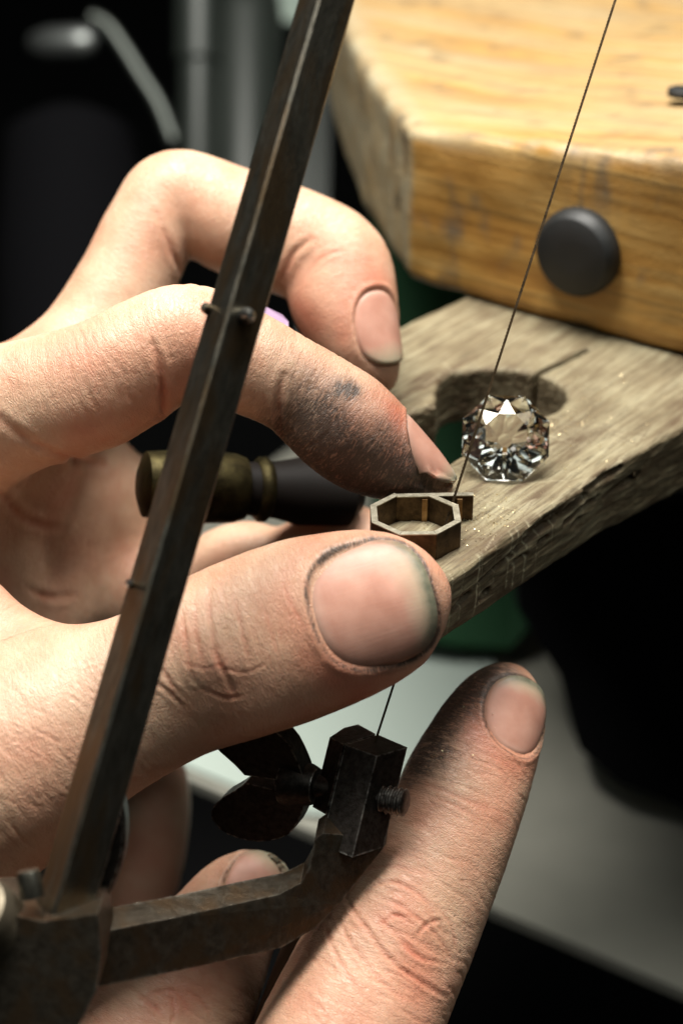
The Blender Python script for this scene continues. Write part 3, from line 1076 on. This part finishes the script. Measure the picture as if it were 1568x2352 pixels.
        for j in range(nr + 1):
            f = j / nr
            for k in range(na):
                th = 2 * math.pi * k / na
                cs, sn = math.cos(th), math.sin(th)
                r = (abs(cs) ** p + abs(sn) ** p) ** (-1 / p) * f
                ss, aa = r * cs, r * sn
                h = drop(ss * Lh * 0.98, aa * Wh * 0.98)
                if h is None or h < h0 - Wh * 1.2:
                    h = h0 - 0.55 * Wh * aa * aa - (0.25 * Wh * ss * ss if ss > 0 else 0)
                hs = h0 - 0.42 * Wh * aa * aa - (0.16 * Wh * ss * ss if ss > 0 else 0.02 * Wh * ss * ss)
                h = h * (1 - 0.35 * flat) + hs * 0.35 * flat
                e = np.clip((f - 0.86) / 0.14, 0, 1)
                off = 0.12 + (lift * np.clip(ss, 0, 1) ** 2 - 0.38 * e * e * np.clip(0.6 - ss, 0, 1))
                V.append(c + t * ss * Lh + l * aa * Wh + n * (h + off))
                U.append((ss, aa, f))
                D.append(np.clip((f - 0.80 + 0.12 * max(ss, 0)) / 0.2, 0, 1) ** 2 * dirt * (0.45 + 0.7 * np.clip(ss, 0, 1)))
        for j in range(nr):
            for k in range(na):
                F.append((j * na + k, (j + 1) * na + k, (j + 1) * na + (k + 1) % na, j * na + (k + 1) % na))
        b0 = len(V)
        for k in range(na):
            V.append(V[nr * na + k] - n * 0.55 - (V[nr * na + k] - V[0]) * 0.02)
            U.append(U[nr * na + k])
            D.append(dirt)
        for k in range(na):
            F.append((nr * na + k, b0 + k, b0 + (k + 1) % na, nr * na + (k + 1) % na))
        o = mesh_obj('fingernail', V, F, M_NAIL, self.o, True)
        me = o.data
        if len(me.vertices) == len(U):
            set_attr(me, 'nuv', np.array(U))
            set_attr(me, 'dirt', np.array(D))
        return o

    def finish(self):
        soft = fbm(self.v / 7.0, 2) * 0.10 + fbm(self.v / 2.2 + 40, 2) * 0.035
        set_co(self.o.data, self.v + self.n * (self.disp + soft)[:, None])
        for i, (c, k) in enumerate(self.fing):
            m = self.who == i
            t = np.clip((self.loc[m, 0] - (c.s[-1] - 26)) / 18, 0, 1)
            self.A['red'][m] += 0.20 * t
        self.A['dirt'] = 0.9 * np.tanh(self.A['dirt'] * 0.85)
        for k, a in self.A.items():
            set_attr(self.o.data, k, np.clip(a, 0, 1))
        set_attr(self.o.data, 'loc', self.loc)
        return self.o


def cvec(r, u, tw):
    """direction from right, up, towards-the-camera"""
    return unit(RIGHT * r + UP * u - FWD * tw)


# the hand that holds the setting on the pin
thumb = Chain([(-330, 1960, 246, 330, .85), (-160, 1850, 242, 285, .82), (20, 1765, 239, 235, .80), (150, 1690, 238, 205, .78), (265, 1632, 238, 188, .78), (390, 1563, 237, 188, .78),
               (508, 1511, 236, 202, .74), (650, 1458, 236, 209, .70), (780, 1416, 235, 198, .66), (868, 1390, 235, 178, .64), (928, 1371, 235, 142, .66), (958, 1362, 235, 98, .8), (978, 1356, 235, 48, 1)])
index = Chain([(-260, 1010, 256, 200, .9), (-120, 985, 253, 178, .9), (60, 930, 250, 150, .9), (220, 885, 248, 148, .88), (345, 815, 247, 138, .9), (440, 782, 247, 130, .92), (545, 822, 248, 122, .9),
               (690, 896, 250, 112, .92), (790, 975, 251, 128, .88), (868, 1035, 252, 112, .86), (945, 1078, 253, 76, .95), (1005, 1108, 254, 38, 1), (1030, 1116, 254, 18, 1)])
middle = Chain([(20, 1010, 272, 150, .85), (110, 900, 276, 140, .85), (205, 790, 280, 122, .85), (285, 655, 283, 112, .88), (345, 530, 284, 108, .92), (405, 452, 285, 108, .95), (530, 505, 285, 122, .9), (670, 555, 285, 125, .9),
                (765, 605, 284, 125, .9), (790, 690, 282, 124, .88), (822, 770, 280, 95, .9), (862, 835, 279, 58, 1), (885, 875, 279, 28, 1)])
ring_f = Chain([(60, 1330, 292, 150, .9), (260, 1370, 296, 110, .9), (440, 1330, 294, 88, .95), (555, 1284, 290, 88, .95), (640, 1300, 288, 88, .95), (740, 1265, 286, 92, .95), (805, 1240, 284, 85, .95), (860, 1262, 282, 62, 1), (890, 1290, 282, 30, 1)])
little = Chain([(120, 1560, 312, 150, .9), (260, 1690, 320, 105, .9), (345, 1800, 322, 88, .95), (345, 1940, 320, 85, .95), (310, 2080, 318, 82, .95), (280, 2170, 316, 62, 1), (265, 2210, 316, 32, 1)])
palm1 = Chain([(-420, 1250, 262, 420, .45), (-200, 1180, 268, 330, .5), (-40, 1130, 273, 225, .6), (60, 1140, 279, 165, .7), (190, 1165, 292, 155, .7), (330, 1190, 304, 130, .8)])
palm2 = Chain([(-300, 1700, 262, 330, .5), (-120, 1540, 268, 250, .55), (40, 1440, 280, 165, .6), (120, 1400, 284, 98, .8)])
web = Chain([(-300, 1270, 250, 150, .6), (-190, 1330, 249, 130, .6), (-90, 1420, 247, 118, .6), (20, 1520, 244, 115, .6), (120, 1600, 241, 100, .6)])
dorsum = Chain([(-700, 1150, 285, 300, .9), (-260, 1010, 286, 210, 1.1), (-20, 962, 290, 128, 1.2), (80, 930, 292, 110, 1.2), (200, 880, 298, 100, 1.1)])
bridge = Chain([(-700, 1150, 262, 330, .6), (-260, 1010, 264, 230, .8), (0, 955, 264, 140, .85), (105, 920, 265, 100, .9), (235, 850, 267, 78, .9)])
wrist = Chain([(-1300, 1500, 262, 480, .6), (-800, 1480, 262, 480, .6), (-420, 1450, 262, 460, .55)])

LH = Hand([palm1, palm2, web, wrist, bridge, dorsum], [(thumb, 9.0), (index, 6.0), (middle, 6.0), (ring_f, 5.0), (little, 5.0)])
LH.make('hand')
# thumb: knuckle folds, lines across, nail
for pix, dp, w in [([(487, 1338), (480, 1393), (487, 1449), (497, 1505), (529, 1574), (540, 1600)], .34, .36), ([(417, 1386), (424, 1449), (431, 1505), (445, 1567)], .30, .34),
                   ([(536, 1366), (556, 1449), (572, 1525)], .20, .30), ([(334, 1567), (376, 1581), (425, 1630)], .30, .34), ([(348, 1505), (390, 1567), (430, 1612)], .26, .30),
                   ([(455, 1350), (450, 1420), (462, 1500), (480, 1560)], .14, .26), ([(600, 1380), (622, 1450), (640, 1510)], .10, .26),
                   ([(500, 1530), (560, 1545), (600, 1530)], .12, .26), ([(420, 1520), (470, 1535), (520, 1520)], .12, .24), ([(470, 1585), (520, 1605), (560, 1600)], .16, .3),
                   ([(375, 1470), (380, 1540), (400, 1600)], .14, .25), ([(645, 1330), (675, 1400), (705, 1450)], .08, .24), ([(690, 1310), (712, 1370), (735, 1430)], .08, .22)]:
    LH.crease(pix, dp, w)
LH.scatter((5, 1490, 240, 1850), 33, 46, 70, 0.13, 0.26, 1)
LH.scatter((5, 1490, 240, 1850), -14, 26, 60, 0.10, 0.24, 2)
LH.scatter((330, 1560, 640, 1700), 28, 14, 60, 0.09, 0.26, 3)
LH.scatter((560, 1300, 720, 1560), 74, 16, 70, 0.07, 0.22, 4)
LH.scatter((20, 800, 330, 960), 62, 22, 50, 0.07, 0.25, 5)
LH.dent([(455, 1400), (470, 1520)], 5.0, 0.35)
LH.dent([(420, 1620), (560, 1600)], 4.0, -0.35)
LH.wrinkles(0, thumb.s[-1] - 32, 9, 1.7, 0.10, 1)
LH.wrinkles(0, thumb.s[-1] - 46, 8, 1.4, 0.10, 1)
LH.wrinkles(0, thumb.s[-1] - 64, 14, 1.9, 0.13, 1)
LH.paint('red', [(640, 1390), (700, 1450), (760, 1540), (830, 1580)], 3.6, 0.32)
LH.paint('red', [(560, 1600), (700, 1640), (850, 1590)], 3.0, 0.25)
LH.paint('red', [(440, 1470), (520, 1520)], 3.0, 0.16)
LH.paint('red', [(30, 1380), (90, 1460)], 4.0, 0.25)
LH.paint('pale', [(250, 1500), (150, 1560), (40, 1620)], 6.0, 0.35)
tt = P(1000, 1345, 235) - P(740, 1425, 236)
LH.nail(P(860, 1390, 232), tt, cvec(0.05, 0.16, 1.0), 16.4, 17.0, 0.25, 2.7, 0.85)
LH.paint('dirt', [(760, 1262), (830, 1236), (920, 1255), (985, 1325), (1005, 1400), (985, 1470)], 1.4, 0.32, 0.3)
LH.paint('dirt', [(985, 1480), (920, 1530), (860, 1545)], 1.0, 0.35, 0.4)
LH.paint('dirt', [(735, 1290), (760, 1265)], 0.5, 0.7)
# index: folds at the joints, soot on the pad side
LH.crease([(349, 790), (368, 850), (376, 930), (372, 1010)], .6, .6, .5)
LH.crease([(652, 862), (641, 910), (641, 960), (650, 1010)], .55, .55, .5)
LH.crease([(0, 963), (59, 1007), (117, 1036), (176, 1056), (240, 1068)], .7, .8, .6)
LH.crease([(0, 1130), (40, 1180), (90, 1205), (150, 1215)], .4, .7, .5)
LH.crease([(60, 1350), (110, 1372), (170, 1368)], .4, .7, .5)
LH.crease([(585, 770), (592, 800), (600, 850)], .10, .25)
LH.wrinkles(1, index.s[30], 9, 1.8, 0.12)
LH.wrinkles(1, index.s[18], 10, 1.6, 0.12)
LH.wrinkles(1, index.s[42], 9, 1.5, 0.10)
LH.wrinkles(1, index.s[-1] - 18, 12, 0.95, 0.09)
LH.paint('dirt', [(798, 893)], 1.7, 1.1, 0.4)
LH.paint('dirt', [(782, 886), (800, 893), (815, 898)], 0.6, 0.9, 0.8)
LH.paint('dirt', [(740, 1000), (800, 1060), (870, 1100), (960, 1120)], 5.0, 1.15, 0.25)
LH.paint('dirt', [(690, 1010), (740, 1090), (830, 1140)], 6.2, 1.1, 0.25)
LH.paint('dirt', [(880, 985), (925, 1020), (960, 1060)], 1.8, 0.40, 0.2)
LH.paint('dirt', [(700, 890), (730, 960)], 3.6, 0.35, 0.3)
LH.paint('red', [(860, 910), (905, 945)], 2.0, 0.45)
LH.paint('red', [(200, 1000), (320, 1000)], 5.0, 0.3)
ti = P(1035, 1110, 254) - P(900, 985, 252)
LH.nail(P(962, 1052, 253), ti, cvec(0.52, 0.74, 0.20), 12.5, 10.5, 0.2, 2.5, 0.7)
# middle finger
LH.crease([(358, 488), (378, 540), (400, 590), (428, 645)], .5, .6, .5)
LH.crease([(650, 640), (672, 585), (715, 548)], .5, .55, .4)
LH.crease([(700, 640), (740, 590), (790, 575)], .15, .4, .2)
LH.wrinkles(2, middle.s[44], 7, 2.0, 0.12)
LH.paint('red', [(840, 590), (870, 650)], 5.0, 0.42)
LH.paint('red', [(700, 700), (800, 760)], 4.0, 0.2)
tm = P(893, 850, 279) - P(835, 690, 281)
LH.nail(P(850, 772, 279), tm, cvec(0.56, 0.16, 0.82), 12.5, 9.6, 0.2, 2.4, 0.12)
LH.finish()
tag(LH.o, 'bare hand with sooty fingertips pinching the octagonal setting on the pin', 'hand')

# the hand that holds the saw
r_index = Chain([(600, 2900, 226, 230, .9), (690, 2650, 232, 215, .9), (775, 2430, 238, 204, .86), (868, 2228, 244, 192, .84), (938, 2082, 248, 180, .84), (1015, 1938, 251, 156, .86),
                 (1080, 1782, 255, 143, .82), (1135, 1655, 258, 118, .76), (1158, 1600, 259, 88, .85), (1170, 1568, 260, 45, 1)])
r_thumb = Chain([(180, 2850, 246, 300, .8), (270, 2600, 250, 250, .8), (350, 2420, 254, 205, .8), (430, 2270, 258, 170, .78), (500, 2150, 262, 135, .74), (548, 2065, 264, 108, .72), (582, 2020, 265, 75, .8), (600, 1998, 266, 38, 1)])
r_mid = Chain([(900, 3000, 240, 210, .9), (980, 2760, 250, 190, .9), (900, 2640, 268, 170, .9), (720, 2600, 280, 150, .9), (560, 2640, 284, 120, .9), (520, 2660, 284, 60, 1)])
r_ring = Chain([(960, 3250, 236, 210, .9), (1040, 3060, 246, 185, .9), (940, 2950, 264, 165, .9), (740, 2920, 276, 145, .9), (600, 2950, 280, 110, .9), (560, 2960, 280, 55, 1)])
r_lit = Chain([(960, 3480, 232, 190, .9), (1040, 3320, 242, 165, .9), (940, 3220, 260, 145, .9), (760, 3200, 270, 125, .9), (640, 3220, 274, 95, .9), (600, 3230, 274, 50, 1)])
r_palm = Chain([(450, 3900, 232, 480, .55), (520, 3500, 232, 500, .5), (560, 3150, 234, 450, .5), (560, 2950, 236, 330, .6)])
RH = Hand([r_palm], [(r_index, 6.0), (r_thumb, 8.0), (r_mid, 5.0), (r_ring, 5.0), (r_lit, 5.0)], 0.74)
RH.make('hand')
for pix, dp, w in [([(785, 2030), (800, 2075), (842, 2135), (901, 2210), (994, 2274), (1028, 2291)], .36, .38), ([(834, 2055), (870, 2032), (915, 2030), (977, 2072), (996, 2125)], .26, .34), ([(859, 2097), (910, 2150), (977, 2210)], .26, .34),
                   ([(952, 2156), (985, 2120), (1015, 2118)], .22, .32), ([(770, 2097), (809, 2173), (868, 2249), (927, 2300)], .28, .34), ([(960, 1794), (1028, 1822), (1120, 1862)], .16, .3),
                   ([(980, 1830), (1040, 1850), (1110, 1890)], .12, .28), ([(860, 2060), (930, 2090), (1000, 2150), (1040, 2210)], .24, .32), ([(870, 2130), (905, 2105), (950, 2110)], .18, .3),
                   ([(1000, 2080), (1035, 2130), (1050, 2200)], .2, .32), ([(920, 2170), (960, 2200), (1020, 2215)], .2, .3), ([(745, 2130), (780, 2210), (830, 2290)], .22, .34), ([(830, 2000), (900, 1990), (980, 2010)], .15, .32)]:
    RH.crease(pix, dp, w)
RH.scatter((690, 2130, 860, 2345), 48, 40, 80, 0.14, 0.26, 6)
RH.scatter((900, 1850, 1130, 2020), 28, 22, 80, 0.10, 0.26, 7)
RH.scatter((860, 2240, 1060, 2345), 30, 12, 80, 0.16, 0.28, 8)
RH.scatter((230, 2260, 560, 2350), 20, 18, 60, 0.12, 0.26, 9)
RH.scatter((230, 2260, 560, 2350), 80, 14, 60, 0.12, 0.26, 10)
RH.dent([(930, 2110)], 4.5, 0.4)
RH.dent([(840, 2200), (960, 2280)], 3.0, -0.3)
RH.wrinkles(0, r_index.s[24], 10, 1.7, 0.16, 1)
RH.wrinkles(0, r_index.s[18], 9, 1.9, 0.16, 1)
RH.wrinkles(0, r_index.s[36], 9, 1.5, 0.12, 1)
RH.wrinkles(1, r_thumb.s[18], 12, 1.8, 0.15, 1)
for pix in [[(330, 2290), (390, 2275), (430, 2310)], [(390, 2275), (400, 2320), (395, 2352)], [(420, 2270), (460, 2300), (490, 2345)], [(300, 2270), (350, 2310), (380, 2345)]]:
    RH.crease(pix, .22, .32)
RH.paint('red', [(950, 2110), (990, 2230)], 4.0, 0.28)
RH.paint('red', [(1080, 1700), (1150, 1760)], 4.5, 0.30)
RH.paint('red', [(1110, 1640)], 3.0, 0.25)
RH.paint('red', [(410, 2300), (500, 2250)], 4.0, 0.3)
RH.paint('dirt', [(1110, 1560), (1040, 1600), (985, 1680), (960, 1740)], 5.0, 1.4, 0.25)
RH.paint('dirt', [(1060, 1640), (1010, 1720)], 3.4, 0.3, 0.4)
RH.paint('dirt', [(560, 1985), (620, 2000)], 3.0, 0.4, 0.8)
tr = P(1190, 1560, 259) - P(1130, 1700, 257)
RH.nail(P(1166, 1640, 257), tr, cvec(0.48, 0.20, 0.84), 11.6, 10.8, 0.0, 2.4, 0.8)
tr = P(610, 1985, 265) - P(545, 2075, 263)
RH.nail(P(588, 2036, 264), tr, cvec(0.30, 0.45, 0.8), 10.5, 10.0, 0.0, 2.4, 0.4)
RH.finish()
tag(RH.o, 'bare hand gripping the saw from below with its index finger raised', 'hand')

# ------------------------------------------------------------------ the saw
saw = empty('piercing_saw', P(140, 2060, 212))
b0, b1 = P(140, 2110, 212), P(770, -70, 222)
BV = unit(b1 - b0)
fa = unit(np.cross(BV, FWD))
if fa[0] < 0:
    fa = -fa
fb = unit(np.cross(BV, fa))
turn = math.radians(38)
side = fa * math.cos(turn) + fb * math.sin(turn)
ext = b1 + BV * 25
spine = bm_obj('spine', sweep([b0 - BV * 4, b0, b0 + (b1 - b0) * .25, b0 + (b1 - b0) * .5, b0 + (b1 - b0) * .75, b1, ext], rect(5.6, 5.0, 0.35), side), M_STEEL, saw, bevel=0.15)


def on(px, py, d):
    return P(px, py, d)


bm_obj('rivet', lathe(on(556, 726, 219), on(574, 724, 212.5), [(0, 1.1), (0.6, 1.1), (0.85, 0.9), (1, 0.4)], 20), M_BRIGHT, saw, True, 50)
bm_obj('rivet', lathe(on(297, 1340, 216), on(296, 1340, 210.6), [(0, 0.55), (0.8, 0.55), (1, 0.25)], 16), M_BRIGHT, saw, True, 50)
bm_obj('stop_pin', lathe(on(482, 712, 219), on(467, 704, 217), [(0, 0.8), (0.7, 0.7), (1, 0.35)], 16), M_STEEL, saw, True, 50)
# leaf beside the foot of the spine
lf = [P(x, y, 218) for x, y in catmull([(262, 1815), (273, 1880), (268, 1960), (240, 2035), (215, 2075)], 4)]
bm_obj('leaf_spring', sweep(lf, rect(2.2, 4.5, 0.4), RIGHT), M_BLACK, saw)
# clamp block at the foot: an eight-sided body
blk = [(-80, 2100), (10, 2098), (98, 2118), (224, 2100), (232, 2190), (222, 2275), (180, 2355), (120, 2460), (-80, 2460)]
bm_obj('clamp_block', prism([P(x, y, 207.0) for x, y in blk], FWD * 11 + UP * 2.0), M_ARM, saw, bevel=0.7, seg=2)
bm_obj('adjusting_screw', lathe(P(75, 2062, 208), P(64, 2000, 208), [(0, 1.5), (0.85, 1.5), (1, 1.3)], 20), M_STEEL, saw, True, 50)
bm_obj('clamp_screw', lathe(P(0, 2150, 212), P(0, 2150, 212) + cvec(-0.35, 0.6, 0.7) * 7.5, [(0, 5.0), (0.75, 5.0), (0.95, 4.6), (1, 4.0)], 32), M_BRIGHT2, saw, True, 40)
# lower arm, swung up at its end into the jaw
ap = [(140, 2158), (235, 2141), (400, 2109), (540, 2077), (640, 2056), (690, 2030), (712, 1990), (722, 1930), (742, 1915), (822, 1922), (890, 1890), (886, 1940), (832, 2010), (780, 2075), (725, 2132), (645, 2178), (540, 2202), (400, 2232), (240, 2264), (140, 2284)]
bm = prism([P(x, y, 212.0 + (x - 140) * 0.0395) for x, y in ap], FWD * 4.6 + UP * 2.0 + RIGHT * 0.5)
bm_obj('lower_arm', bm, M_ARM, saw, bevel=0.55, seg=2)
# fixed jaw: a column that carries the screw
JD = P(822, 1916, 236.5) - P(865, 1737, 238.5)
tops = [P(865, 1737, 238.5), P(935, 1717, 242.0), P(868, 1688, 246.0), P(792, 1711, 241.5)]
cj = np.mean(tops, 0)
bm_obj('fixed_jaw', prism(tops, JD * 1.3), M_BLACK, saw, bevel=0.45, seg=2)
t2 = [P(789, 1710, 241.6), P(862, 1686, 246.0), P(822, 1664, 248.5), P(790, 1672, 247.5), P(757, 1694, 244.5)]
bm_obj('loose_jaw', prism(t2, JD * 0.92), M_BLACK, saw, bevel=0.6, seg=3)
# threaded screw through the jaw
sa, sb = P(640, 1790, 246), P(934, 1846, 238.5)
SV = unit(sb - sa)
scr_len = np.linalg.norm(sb - sa)
prof = [(0, 1.7), (0.60, 1.7)]
k = 0
while 0.60 + k * 0.02 < 0.985:
    prof.append((0.60 + k * 0.02, 2.05 if k % 2 else 1.65))
    k += 1
prof += [(0.99, 1.7), (1.0, 1.3), (1.0005, 0.4)]
screw = bm_obj('wing_screw', lathe(sa, sb, prof, 28), M_BLACK, saw, True, 28)
bm_obj('collar', lathe(sa + SV * 1.0, sa + SV * 6.0, [(0, 3.4), (0.25, 3.6), (0.8, 3.0), (1, 2.6)], 28), M_BLACK, screw, True, 40)
# two wings on the head
wa = unit(UP * 0.92 - RIGHT * 0.25 - FWD * 0.25)
wa = unit(wa - SV * (wa @ SV))
wb = np.cross(SV, wa)
for sgn in (1, -1):
    out = []
    for (a, c) in catmull([(1.0, 3.6), (4.0, 3.0), (7.5, 1.6), (9.6, -1.5), (9.4, -4.8), (7.2, -6.4), (4.4, -5.6), (2.0, -3.6), (0.6, -2.6)], 3):
        out.append(sa + wa * sgn * a * 1.05 + SV * (c * 1.55 - 0.6) - wb * 1.7)
    bm_obj('wing', prism(out, wb * 3.4), M_BLACK, screw, True, 40, bevel=1.2, seg=3)
bt, bb = P(1432, -60, 252.2), P(861, 1705, 243.2)
DV = unit(bt - bb)
bx = unit(np.cross(DV, FWD))
if bx[0] > 0:
    bx = -bx
by = np.cross(DV, bx)
bm = bmesh.new()
n_t = int(np.linalg.norm(bt - bb) / 0.62)
rings = []
top_pt = bt + DV * 20
Ltot = np.linalg.norm(top_pt - bb)
n_t = int(Ltot / 0.26)
for i in range(n_t + 1):
    p = bb + DV * Ltot * i / n_t
    s = i * Ltot / n_t
    tooth = (0.07 if i % 2 else 0.0) if s > 12 else 0.0
    w0, w1, th = 0.17, 0.16 + tooth, 0.10
    rings.append([bm.verts.new(p + bx * u + by * w) for u, w in ((-w0, -th), (w1, -th), (w1, th), (-w0, th))])
for r0, r1 in zip(rings, rings[1:]):
    for i in range(4):
        bm.faces.new((r0[i], r0[(i + 1) % 4], r1[(i + 1) % 4], r1[i]))
bm.faces.new(rings[0][::-1])
bm.faces.new(rings[-1])
bm_obj('blade', bm, M_BLADE, saw)
# top arm and the jaw that holds the blade there, both above the picture
ua = [ext - BV * 3, ext + (top_pt - ext) * .5, top_pt - RIGHT * 1]
bm_obj('upper_arm', sweep(ua, rect(4.6, 7.0, 0.5), FWD), M_ARM, saw, bevel=0.12)
# handle
m_handle, nt, b = new_mat('dark handle wood', Base_Color=(0.05, 0.025, 0.012, 1), Roughness=0.4)
bm_obj('handle', lathe(P(742, 2120, 252), P(520, 3000, 262), [(0, 4.0), (0.06, 5.0), (0.2, 6.0), (0.6, 9), (0.95, 8), (1, 5)], 32), m_handle, saw, True, 40)
tag(saw, 'dark worn steel piercing saw frame with its thin blade', 'saw')

# ------------------------------------------------------------------ octagonal setting
setting = empty('octagonal_setting', G(952, 1238))
oc = G(952, 1238)
HZ = 4.3
rot = math.radians(1.5)


def octv(r, k):
    a = math.radians(22.5 + 45 * k) + rot
    return oc + np.array([r * math.cos(a), r * math.sin(a) * 0.94, 0])


Ro, Ri = 6.85, 5.85
m_in, nt, b = None, None, None
for k in range(8):
    if k == 1:
        continue                                    # the long back strip takes this side
    e = 0.012
    p0, p1, q1, q0 = octv(Ro, k), octv(Ro, k + 1), octv(Ri, k + 1), octv(Ri, k)
    mid = (p0 + p1 + q0 + q1) / 4
    sh = [mid + (p - mid) * np.array([1 - e, 1 - e, 1]) for p in (p0, p1, q1, q0)]
    hz = HZ - (0.0 if k != 0 else 0.12)
    w_ = bm_obj('wall_panel', prism(sh, (0, 0, hz - 0.16)), M_WALL, setting, bevel=0.05)
    up_ = np.array([0, 0, hz - 0.158])
    bm_obj('rim', prism([p + up_ for p in sh], (0, 0, 0.16)), M_RIM, w_, bevel=0.06, seg=2)
p0, p1 = octv(Ro, 1), octv(Ro, 2)
p0 = p0 + np.array([6.2, 0.35, 0])
q0, q1 = p0 + np.array([0, -0.95, 0]), p1 + np.array([0.3, -0.95, 0])
st = [p0, p1, q1, q0]
o = bm_obj('back_strip', prism(st, (0, 0, HZ - 0.3)), M_WALL, setting, bevel=0.06, seg=2)
bm_obj('rim', prism([p + np.array([0, 0, HZ - 0.298]) for p in st], (0, 0, 0.15)), M_RIM, o, bevel=0.05, seg=2)
for dx in (-0.9, 4.2):
    r0 = octv(Ri, 1) + np.array([dx, -0.25, 0.0])
    bm_obj('solder_seam', prism([r0, r0 + np.array([0.75, 0, 0]), r0 + np.array([0.75, 0.4, 0]), r0 + np.array([0, 0.4, 0])], (0, 0, HZ - 0.6)), M_COPPER, setting, bevel=0.06)
tag(setting, 'small dark gold octagonal ring setting on the tip of the pin', 'ring setting')

# ------------------------------------------------------------------ gemstone
m_gem, nt, b = new_mat('clear crystal')
gl = nt.nodes.new('ShaderNodeBsdfGlass')
gl.inputs['IOR'].default_value = 1.58
gl.inputs['Roughness'].default_value = 0.0
gl.inputs['Color'].default_value = (0.985, 0.985, 0.97, 1)
nt.links.new(gl.outputs[0], nt.nodes['Material Output'].inputs['Surface'])
gn = cvec(-0.05, 0.165, 0.98)
gu = unit(np.cross((0, 0, 1), gn))
gw = np.cross(gn, gu)
gc = P(1160, 1014, 261.0)
gm = bmesh.new()
R0 = 7.15


def gring(r, h, n, off, wob=0.0):
    return [gm.verts.new(gc + gn * h + (gu * math.cos(2 * math.pi * (k + off) / n) + gw * math.sin(2 * math.pi * (k + off) / n)) * r) for k in range(n)]


tb = gring(R0 * 0.47, 2.9, 8, 0.5)
m1 = gring(R0 * 0.80, 1.75, 8, 0.0)
g1 = gring(R0, 0.35, 8, 0.5)
g2 = gring(R0, -0.35, 8, 0.5)
pm = gring(R0 * 0.66, -2.5, 8, 0.0)
cu = gring(R0 * 0.16, -4.6, 8, 0.5)
gm.faces.new(tb)
for k in range(8):
    j = (k + 1) % 8
    gm.faces.new((tb[k], tb[j], m1[j]))
    gm.faces.new((m1[k], g1[k], m1[j]))if False else None
    gm.faces.new((tb[k], m1[j], g1[k])) if False else None
for k in range(8):
    j = (k + 1) % 8
    # crown: star and kite facets
    gm.faces.new((tb[k], m1[j], g1[k]))
    gm.faces.new((tb[k], g1[k], m1[k]))
    gm.faces.new((m1[j], g1[j], g1[k]))
    gm.faces.new((g1[k], g1[j], g2[j], g2[k]))
    gm.faces.new((g2[k], g2[j], pm[j]))
    gm.faces.new((g2[k], pm[j], cu[k]))
    gm.faces.new((g2[k], cu[k], pm[k]))
    gm.faces.new((pm[j], cu[j], cu[k]))
gm.faces.new(cu[::-1])
zmin = min(x.co[2] for x in gm.verts)
for x in gm.verts:
    x.co[2] -= zmin - 0.02
o = bm_obj('gemstone', gm, m_gem)
tag(o, 'large clear faceted gemstone resting on the wooden pin', 'gemstone')

# ------------------------------------------------------------------ tool in the shadow of the hand
m_grip, nt, b = new_mat('black lacquered wood', Base_Color=(0.008, 0.006, 0.005, 1), Roughness=0.6)
b.inputs['Specular IOR Level'].default_value = 0.15
tool = empty('hand_tool', P(440, 1130, 276))
t0, t1 = P(320, 1112, 268), P(960, 1140, 284)
bm_obj('ferrule', lathe(t0, t0 + (t1 - t0) * 0.36, [(0, 3.0), (0.05, 5.2), (0.5, 5.9), (0.9, 5.6), (1, 5.0)], 32), M_BRASS, tool, True, 45)
bm_obj('collar', lathe(t0 + (t1 - t0) * 0.40, t0 + (t1 - t0) * 0.45, [(0, 4.6), (0.3, 5.3), (0.7, 5.3), (1, 4.6)], 32), M_BRASS, tool, True, 45)
bm_obj('grip', lathe(t0 + (t1 - t0) * 0.34, t0 + (t1 - t0) * 0.78, [(0, 4.2), (0.3, 4.6), (0.5, 5.6), (0.9, 5.4), (1, 3)], 32), m_grip, tool, True, 45)
tag(tool, 'dark tool with an old brass ferrule half hidden inside the curled hand', 'hand tool')

m_mauve, nt, b = new_mat('mauve plastic', Base_Color=(0.40, 0.27, 0.42, 1), Roughness=0.4)
q = [P(585, 700, 262), P(612, 705, 262), P(648, 722, 262), P(662, 738, 262), P(662, 850, 259.5), P(585, 840, 259.5)]
o = bm_obj('plastic_strip', prism(q, FWD * 1.2), m_mauve, None, bevel=0.15)
tag(o, 'small mauve plastic strip showing between the index and middle fingers', 'plastic strip')

# ------------------------------------------------------------------ filings on the pin and on the fingertips
def filings(name, pts, smin_, smax_, material, label):
    bm = bmesh.new()
    rs = np.random.RandomState(11)
    for p in pts:
        r = rs.uniform(smin_, smax_)
        q = [p + r * rs.normal(0, 1, 3) * 0.8 + np.array([0, 0, 0.3 * r]) for _ in range(4)]
        v_ = [bm.verts.new(x) for x in q]
        for f in ((0, 1, 2), (0, 2, 3), (0, 3, 1), (1, 3, 2)):
            bm.faces.new([v_[k] for k in f])
    o = bm_obj(name, bm, material)
    tag(o, label, 'filings', kind='stuff')
    return o


m_gold, nt, b = new_mat('gold filings', Base_Color=(0.85, 0.70, 0.42, 1), Roughness=0.3, Metallic=1.0)
rs = np.random.RandomState(4)
pts = []
while len(pts) < 900:
    px, py = (rs.normal(1290, 90), rs.normal(960, 60)) if rs.rand() < 0.55 else (rs.normal(1110, 60), rs.normal(1190, 40))
    g_ = G(px, py)
    if poly_sdf(np.array([g_[0]]), np.array([g_[1]]), ppoly)[0] < -1.0:
        pts.append(g_ + np.array([0, 0, 0.1]))
filings('pin_filings', pts, 0.04, 0.12, m_gold, 'scattered metal filings on the wooden pin round the gemstone')
pts = [RH.hit(rs.normal(1040, 40), rs.normal(1660, 60)) - FWD * 0.12 for _ in range(45)]
pts = [p for p in pts if np.linalg.norm(p - P(1040, 1660, 250)) < 14]
filings('finger_filings', pts, 0.05, 0.12, m_gold, 'fine gold filings stuck to the raised index fingertip')
